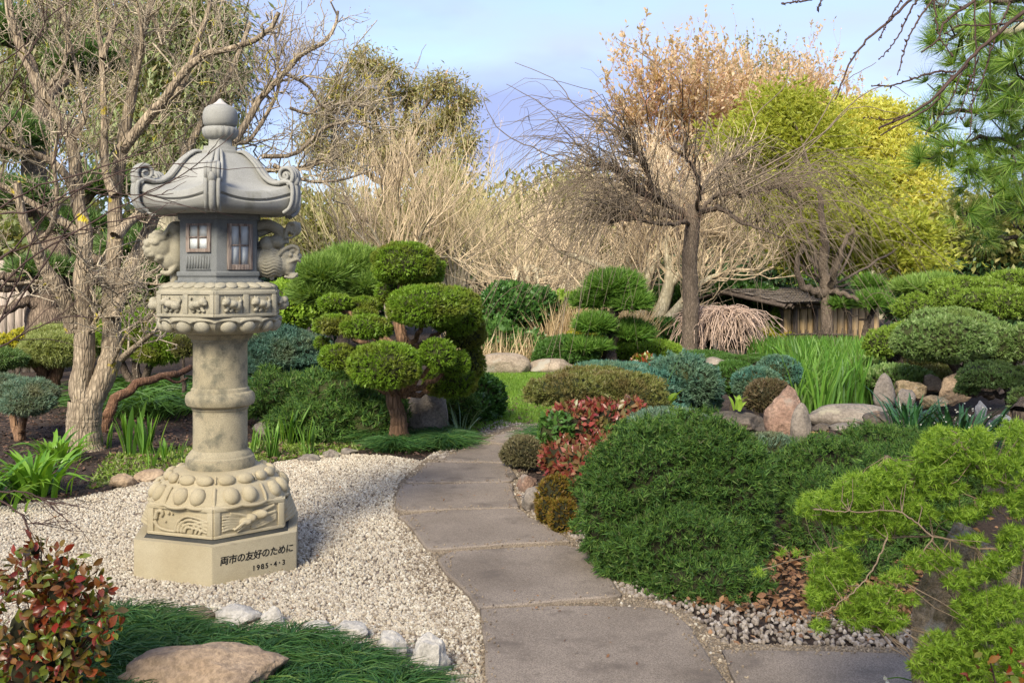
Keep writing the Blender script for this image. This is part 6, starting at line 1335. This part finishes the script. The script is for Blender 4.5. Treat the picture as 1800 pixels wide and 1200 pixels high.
# thicket that closes the background
LT = [('olive thicket behind the pale bare shrubs', 'olive_far', [(560, 420, 120, 90, 33), (700, 430, 120, 80, 34), (850, 420, 110, 70, 34), (960, 400, 90, 90, 36), (780, 350, 60, 60, 35)], 721),
      ('tan and olive thicket behind the weeping elm', 'olive_far', [(1050, 420, 90, 90, 38), (1150, 400, 90, 100, 38), (1260, 400, 90, 110, 38), (1020, 350, 60, 60, 40)], 722),
      ('yellow olive thicket behind the shed roof', 'lime', [(1560, 470, 90, 40, 36), (1680, 440, 100, 60, 36), (1420, 470, 60, 40, 37), (1760, 460, 70, 60, 36)], 723),
      ('grey brown bare thicket at the right behind the clipped bushes', 'olive_far', [(1720, 400, 80, 60, 30), (1790, 420, 60, 80, 30)], 724),
      ('dark evergreen screen behind the lantern, low', 'dark_far', [(480, 520, 90, 50, 27), (620, 530, 100, 46, 27), (380, 500, 90, 80, 26), (1000, 520, 100, 36, 33), (860, 520, 100, 40, 33), (1180, 500, 110, 50, 32), (1330, 500, 80, 50, 33), (1500, 520, 80, 30, 36), (1650, 510, 110, 50, 30), (1780, 520, 70, 60, 30)], 725),
      ('pale green leafy screen behind the left hand trees', 'willow', [(60, 440, 120, 110, 24), (200, 480, 110, 80, 24), (-60, 500, 120, 120, 24), (300, 420, 90, 90, 25)], 726)]
for lab, mk, lobes, sd_ in LT:
    leafy('thicket_tree', lab, lobes, (lobes[0][0], 560, lobes[0][4]), .12, 'elm', [mk], sd_, 2700, .23, QUADLEAF, extra=(lobes[0][0], 500, lobes[0][4]), shell=.33, cat='trees')
# far wood reading as one mass
r = rs(5); n = 6000; th = r.uniform(-1.0, 1.0, n); R_ = 62 + r.uniform(0, 5, n); hh = 6.4 + 1.2 * np.sin(th * 9) + .8 * np.sin(th * 23 + 1)
X = np.column_stack([np.sin(th) * R_, np.cos(th) * R_, r.rand(n) ** .8 * hh - 1])
o = obj('far_wood', [scatter(LEAF, X, frames(norm(r.randn(n, 3)), r.randn(n, 3)), 1.5 * r.uniform(.6, 1.4, n))], LM['olive_far']); tag(o, 'far wood closing the view behind the garden', kind='stuff')

# old dark pine behind the left tree
pine('old_pine', 'old garden pine with thick leaning trunk and layered limbs behind the bare tree', [(70, 478, 50, 14, 13.8), (20, 350, 60, 26, 14), (130, 400, 50, 20, 14.4), (240, 440, 60, 24, 14), (20, 250, 50, 40, 14), (150, 110, 60, 30, 15), (250, 500, 50, 20, 14), (300, 470, 40, 20, 14), (180, 330, 50, 20, 14.4), (20, 60, 40, 40, 15)],
     [(85, 640, 14), (88, 590, 14), (82, 540, 14), (100, 490, 14), (90, 400, 14.4), (60, 300, 14.4), (80, 180, 14.6)], .30, 'pine_dark', 505, .25, 160, 'oldpine', group=None)
pcs = [limb([P(85, 515, 14), P(50, 500, 13.8), (P(0, 505, 13.6)), P(-60, 500, 13.5)], .10, .06, 8, 16, 1, .02)[0], limb([P(88, 530, 14), P(40, 535, 13.7), P(0, 545, 13.5), P(-40, 560, 13.5)], .08, .05, 8, 16, 2, .02)[0], limb([P(85, 500, 14), P(40, 486, 13.6), P(-20, 490, 13.4)], .09, .05, 8, 16, 2, .02)[0]]
op = [x for x in bpy.data.objects if x.name.startswith('old_pine')][0]; obj('limbs', pcs, BK['oldpine'], op, smooth=True)

# --- near pine, top right
Yp = 6.6; r = rs(808)
o = empty('long_needled_pine', P(1830, 640, Yp + .6), 'long needled pine with bright shaggy tufts at the upper right', 'pine tree')
cl_ = [(1690,60,60,60),(1760,60,60,70),(1740,160,60,60),(1660,160,40,40),(1680,250,60,36),(1780,240,50,60),(1720,300,60,44),(1650,270,40,30),(1760,340,50,40),(1700,380,40,30),(1800,140,50,80),(1660,10,46,30),(1790,400,30,30),(1640,200,30,24),(1800,320,40,60),(1740,420,30,20),(1820,20,60,60)]
C = []
for (x, y, rx, ry) in cl_:
    m = max(7, int(rx * ry / 120)); a = r.uniform(0, 6.28, m); q = np.sqrt(r.rand(m))
    C += [P(x + rx * q_ * math.cos(a_), y + ry * q_ * math.sin(a_), Yp + r.uniform(-.5, .8)) for q_, a_ in zip(q, a)]
C = np.array(C); m = len(C); d = norm(r.randn(m, 3) * .6 + [-.35, -.25, .25]); fp = scatter_multi([tmpl_tuft(64, 31, 1.25, .020, minl=.8), tmpl_tuft(64, 32, 1.1, .020, minl=.8)], C, frames(d, r.randn(m, 3)), .17 * r.uniform(.75, 1.2, m))
obj('needles', fp, LM['pine_near'], o)
b0 = P(1900, 200, Yp + .5); CI = np.array([P(x, y, Yp + .1) for (x, y, rx, ry), m_ in [(c_, max(7, int(c_[2] * c_[3] / 120))) for c_ in cl_] for _ in range(m_)]); Q = np.stack([CI, (CI + C) / 2 + [0, 0, -.03], C - d * .02], 1); pcs = [tubes(Q[::2], np.tile([.008, .006, .004], (len(Q[::2]), 1)), 5)]
for (x, y, rx, ry) in cl_: pcs.append(limb([P(x + 10, y, Yp + .1), P((x + 1900) / 2, y - 10, Yp + .4), P(1885, y - 30, Yp + .6)], .010, .035, 6, 14, x, .012)[0])
pcs.append(limb([P(1880, 900, Yp + .6), P(1870, 500, Yp + .6), P(1880, 200, Yp + .5), P(1850, -60, Yp + .4)], .16, .09, 10, 20, 1, .01)[0])
obj('trunk', pcs, BK['dark'], o, smooth=True)
obj('pale_limb', [limb([P(1830, 30, Yp - .2), P(1770, 55, Yp - .2), P(1700, 75, Yp)], .035, .02, 7, 10, 1, .01)[0]], BK['pale'], o, smooth=True)

# --- dark budded branches hanging in at the top right
o = empty('overhanging_tree', (3.2, 4.4, 0), 'dark budded bare branches hanging in from a tree out of frame at the upper right', 'tree')
Yo = 4.2; br = [
 ([(1880,-20),(1800,22),(1740,70),(1700,110),(1650,165),(1600,200),(1545,225)], .013, .006), ([(1700,115),(1660,150),(1640,185),(1548,238)], .008, .004), ([(1680,125),(1630,130),(1580,148),(1532,152)], .007, .0035),
 ([(1760,-30),(1700,10),(1660,40),(1650,68),(1620,92)], .009, .005), ([(1620,-20),(1570,30),(1520,75),(1490,120),(1468,175)], .009, .004), ([(1620,-10),(1600,20),(1575,70),(1545,105)], .006, .003), ([(1640,0),(1605,50),(1590,90),(1578,130)], .006, .003),
 ([(1590,-10),(1560,40),(1545,70)], .005, .003), ([(1710,-30),(1715,60),(1712,150),(1705,240)], .006, .003), ([(1740,-10),(1740,90),(1715,170),(1690,210)], .006, .003), ([(1640,-20),(1650,60),(1675,100)], .006, .003),
 ([(1800,35),(1740,45),(1690,45),(1660,60)], .006, .003), ([(1450,-10),(1415,2),(1374,6)], .007, .004), ([(1446,-12),(1440,10),(1437,18)], .005, .003), ([(1690,125),(1670,180),(1628,235)], .005, .003), ([(1600,200),(1560,210),(1520,206)], .004, .002), ([(1720,100),(1700,160),(1680,215)], .005, .003), ([(1790,-20),(1760,40),(1735,110)], .007, .004)]
pcs = []; bp_, bd_ = [], []; r = rs(19)
for i, (q, a, b_) in enumerate(br):
    t, Q, R = limb([P(x, y, Yo + .05 * (i % 5)) for x, y in q], a * .72, b_ * .72, 6, 26, i, .002); pcs.append(t)
    for j in range(1, 26, 2): bp_.append(Q[j]); bd_.append(norm(r.randn(3)))
bp_ = np.array(bp_); pcs.append(scatter(BUD, bp_, frames(np.array(bd_), r.randn(len(bp_), 3)), .013 * r.uniform(.6, 1.4, len(bp_))))
obj('branches', pcs, BK['near_twig'], o)
obj('trunk', [limb([(3.7, 4.6, 0), (3.8, 4.6, 1.2), (3.6, 4.5, 2.4), P(1880, -20, Yo)], .09, .03, 10, 20, 1, .01)[0]], BK['dark'], o, smooth=True)
# --- thin near shoots from the left
o = empty('arching_shrub', (-2.2, 3.3, 0), 'thin red brown bare shoots arching in from the left edge in front of the lantern', 'shrub')
Yn = 3.6; br = [[(-60,560),(60,450),(180,380),(330,300),(410,235)], [(-60,620),(40,520),(120,400),(200,330),(262,280)], [(-60,480),(60,430),(200,390),(310,378)], [(-60,700),(0,560),(60,420),(90,300),(130,200)], [(-80,520),(20,440),(100,360),(220,300),(380,285)],
    [(-60,420),(40,340),(160,300),(300,250),(345,215)], [(-60,250),(0,170),(60,80),(90,20)], [(-60,300),(30,200),(50,120)], [(-60,640),(20,600),(100,560),(180,555)], [(-50,850),(30,900),(60,920),(145,910)], [(40,905),(60,960),(75,1000)], [(-40,860),(60,870),(120,905)],
    [(-60,140),(20,100),(60,60)], [(-60,380),(60,370),(140,330),(240,345),(305,340)]]
pcs = []; Qn = []
for i, q in enumerate(br): t, Q, R = limb([P(x, y, Yn + .07 * (i % 4)) for x, y in q], .0042, .0013, 5, 20, i, .003); pcs.append(t); Qn.append(resample(Q, 10))
r = rs(20); p, d = pick(np.stack(Qn), r, 90, .3, .95); Q = shoots(p, norm(d + perp(d, r) * .5), r.uniform(.06, .28, 90), r.randn(90, 3) * .12, 5, .02, r); pcs.append(tubes(Q, np.linspace(1, .4, 5)[None] * np.full((90, 1), .0022), 3))
pcs.append(limb([(-2.3, 3.3, 0), (-2.35, 3.4, .6), P(-60, 620, Yn)], .012, .007, 6, 10)[0]); pcs.append(limb([(-2.3, 3.3, 0), (-2.4, 3.5, 1.2), P(-60, 300, Yn)], .012, .007, 6, 10)[0])
obj('shoots', pcs, BK['near_twig'], o)

# ------------------------------------------------------------------ spring green larch over the standing boulder
Yl = 3.15; o = empty('larch', P(1810, 1300, Yl + .2), 'weeping larch with bright spring green needle rosettes draped over a boulder', 'larch')
mb = [[(1880,985),(1800,968),(1720,962),(1640,943),(1560,945),(1500,952),(1440,972),(1390,985),(1340,1000)], [(1390,985),(1382,965),(1360,955)], [(1850,900),(1780,855),(1730,830),(1700,800),(1680,760)], [(1720,962),(1660,930),(1620,890),(1560,850),(1500,838),(1440,880)],
      [(1800,968),(1760,900),(1700,870),(1640,860),(1560,800)], [(1560,945),(1540,990),(1500,1040),(1440,1080)], [(1640,943),(1650,1010),(1680,1060),(1660,1120)], [(1640,943),(1600,1000),(1560,1060),(1540,1100)], [(1850,1050),(1780,1060),(1720,1110),(1680,1150),(1640,1190)], [(1800,968),(1790,1040),(1760,1120),(1740,1180)],
      [(1640,943),(1580,900),(1500,900),(1430,895)], [(1730,830),(1660,830),(1620,790)]]
pcs = []; QB = []
for i, q in enumerate(mb):
    t, Q, R = limb([P(x, y, Yl + .10 * ((i * 3) % 5 - 2) * (i > 1)) for x, y in q], .0045 if i in (0, 8) else .0028, .0014, 6, 28, i, .002); pcs.append(t); QB.append(Q)
QA = np.concatenate(QB)
blobs = [(1655,775,34,26),(1720,772,26,18),(1700,810,60,26),(1760,830,40,26),(1600,835,70,26),(1520,860,56,26),(1560,880,60,26),(1450,885,46,20),(1490,905,60,18),(1660,862,40,16),(1745,880,26,12),(1420,900,20,10),(1610,905,40,16),(1560,925,40,20),(1500,945,26,12),
         (1470,1000,46,34),(1450,1035,30,30),(1438,1060,16,14),(1540,1050,44,20),(1510,1080,36,26),(1555,1090,40,16),(1445,1100,14,12),(1580,1015,30,10),(1640,985,50,18),(1710,950,26,9),(1690,1020,30,16),(1740,1000,36,20),(1780,950,26,26),(1790,880,20,30),
         (1720,1070,46,30),(1650,1130,30,20),(1640,1170,40,30),(1770,1060,40,30),(1700,1160,50,30),(1780,1130,36,30),(1560,1100,26,10),(1625,800,26,14),(1790,800,24,24),(1720,900,20,14),(1332,1004,10,6),(1376,972,6,5),(1400,970,6,5)]
r = rs(44); C = []
for (x, y, rx, ry) in blobs + [(1780,760,26,20),(1690,905,30,10),(1765,980,30,16),(1600,1055,16,10),(1700,1190,60,20),(1790,1180,30,30),(1720,1115,40,16)]:
    rx, ry = rx * 1.02, ry * 1.02; m = max(2, int(rx * ry / 5.6)); a = r.uniform(0, 6.28, m); q = np.sqrt(r.rand(m)); C += [P(x + rx * q_ * math.cos(a_), y + ry * q_ * math.sin(a_), Yl + r.uniform(-.16, .16)) for q_, a_ in zip(q, a)]
C = np.array(C); m = len(C); d = norm(r.randn(m, 3) * .5 + [0, -.35, .7])
obj('foliage', scatter_multi(ROSETTE, C, frames(d, r.randn(m, 3)), .026 * r.uniform(.7, 1.25, m)), LM['larch'], o)
sel = C[::16]; j = np.array([np.argmin(((QA - c) ** 2).sum(1)) for c in sel]); S0 = QA[j]; Q = np.stack([S0, (S0 + sel) / 2 + r.randn(len(sel), 3) * .01, sel], 1)
pcs.append(tubes(Q, np.tile([.0016, .0012, .0008], (len(sel), 1)), 4)); pcs.append(limb([P(1830, 1330, Yl + .2), P(1850, 1100, Yl + .2), P(1860, 980, Yl + .1), P(1860, 880, Yl)], .02, .01, 7, 16, 1, .003)[0])
obj('branches', pcs, BK['larch_twig'], o, smooth=True)

# ------------------------------------------------------------------ nandina at the lower left: each leaf in view its own object
o = empty('nandina', P(80, 1280, 3.7), 'nandina bush with glossy red and green leaves at the lower left corner', 'nandina'); r = rs(66)
lv = [make_mesh('leaf', [(BIGLEAF[0] * np.array([1, 1, 1 + .8 * k]) , BIGLEAF[1])], LM['nandina'], True) for k in range(4)]
lobN = lobes_px([(70, 1010, 62, 50, 3.7), (110, 1040, 66, 60, 3.6), (50, 1100, 90, 90, 3.65), (120, 1120, 60, 70, 3.6), (60, 1180, 110, 80, 3.6), (140, 1020, 40, 30, 3.6), (62, 968, 22, 22, 3.6), (110, 985, 26, 24, 3.6), (175, 1030, 18, 14, 3.6), (190, 1103, 26, 8, 3.5), (160, 1075, 40, 24, 3.6)])
PP, NN = [], []
for c, rad in lobN:
    D = sphere_dirs(max(26, int(420 * rad[0] * rad[2] / .03)) if rad[0] < .16 else 420, r); D = D[D[:, 1] < .6]; PP.append(c + D * rad * r.uniform(.55, 1.06, (len(D), 1))); NN.append(D)
X = np.concatenate(PP); Nn = np.concatenate(NN); X0 = X.copy()
d = norm(Nn * .6 + r.randn(len(X), 3) * .6 + [0, 0, .05]); Rr = frames(d, Nn + r.randn(len(X), 3) * .4 + [0, 0, .4])
order = np.argsort(X[:, 1])[:300]; base_ = np.array(o.location)
for k, i in enumerate(order):
    b = bpy.data.objects.new('leaf', lv[k % 4]); s = .046 * r.uniform(.65, 1.25); mtx = Matrix([[*(Rr[i][a] * s), X[i][a] - base_[a]] for a in range(3)] + [[0, 0, 0, 1]]); link(b, o); b.matrix_local = mtx
rest = np.argsort(X[:, 1])[300:]
q = obj('inner_leaves', [scatter(BIGLEAF, X[rest], Rr[rest], .045 * r.uniform(.6, 1.2, len(rest)))] + [(c + ico(3)[0] * rad * .34, ico(3)[1], 1) for c, rad in lobN], [LM['nandina'], M['core_brown']], o); q['kind'] = 'stuff'
tops = X[r.choice(len(X), 60)]; b0 = np.array([base_[0], base_[1], -.02]); Q = np.stack([np.tile(b0, (60, 1)) + r.randn(60, 3) * [.05, .05, 0], (b0 + tops) / 2 + [0, 0, .05], tops], 1); obj('stems', [tubes(Q, np.tile([.006, .004, .002], (60, 1)), 4)], BK['near_twig'], o)
# red leaves and yellow sprig at the bottom right corner
o = empty('nandina', P(1770, 1290, 2.9), 'small nandina with red and yellow green leaves in the lower right corner', 'nandina'); base_ = np.array(o.location)
for k in range(34):
    x, y = r.uniform(1700, 1810), r.uniform(1150, 1230); p = P(x, y, 2.85 + r.uniform(-.08, .1)) - base_; dd = norm((r.randn(1, 3) * .6 + [-.2, -.3, .3])); R_ = frames(dd, np.array([[0, -.5, 1.]]) + r.randn(1, 3) * .4)[0]; s = .034 * r.uniform(.7, 1.2)
    b = bpy.data.objects.new('leaf', lv[k % 4]); link(b, o); b.matrix_local = Matrix([[*(R_[a] * s), p[a]] for a in range(3)] + [[0, 0, 0, 1]])
obj('stems', [limb([P(1770, 1290, 2.9), P(1750, 1200, 2.9), P(1740, 1160, 2.85)], .004, .002, 5)[0]], BK['near_twig'], o)
o = empty('white_flower', P(1600, 1215, 3.9), 'tiny white flower on a thin stem at the bottom edge near the slab', 'flower')
obj('stem', [limb([P(1605, 1196, 3.85), P(1580, 1190, 3.85), P(1560, 1192, 3.85)], .003, .002, 5)[0]], LM['lily'], o); c = P(1557, 1196, 3.84)
obj('petals', [scatter(LEAF, np.tile(c, (6, 1)), frames(norm(rs(2).randn(6, 3) * .5 + [0, -.6, .2]), rs(3).randn(6, 3)), np.full(6, .026))], M['petal'], o)

# ------------------------------------------------------------------ unseen trees added behind the camera to thin the sun on the foreground
gs = 'unseen trees added behind the viewpoint to thin the sun'
SH = [(-11, -5.5, 10, 3.2), (-6.8, -6.2, 11, 3.3), (-2.6, -6.6, 11, 3.3), (1.6, -6.4, 11, 3.2), (5.6, -6, 9.5, 3)]
for i, (x, y, h, rr_) in enumerate(SH):
    o = empty('added_shade_tree', (x, y, 0), 'unseen loose evergreen added behind the viewpoint to thin the sun, %s in its row' % ('leftmost', 'second from the left', 'middle one', 'second from the right', 'rightmost')[i], 'tree', gs)
    r = rs(900 + i); n = 260; c = np.array([x, y, h * .66]); rad = np.array([rr_, rr_, h * .36]); D = sphere_dirs(n, r); X = c + D * rad * (r.rand(n, 1) ** .4)
    obj('foliage', [scatter(LEAF, X, frames(norm(D + r.randn(n, 3) * .5), r.randn(n, 3)), .62 * r.uniform(.6, 1.3, n))], LM['dark_far'], o)
    obj('trunk', [limb([(x, y, -.1), (x + .1, y, h * .4), (x, y, h * .9)], .25, .05, 8, 12, 1, .02)[0]], BK['dark'], o)
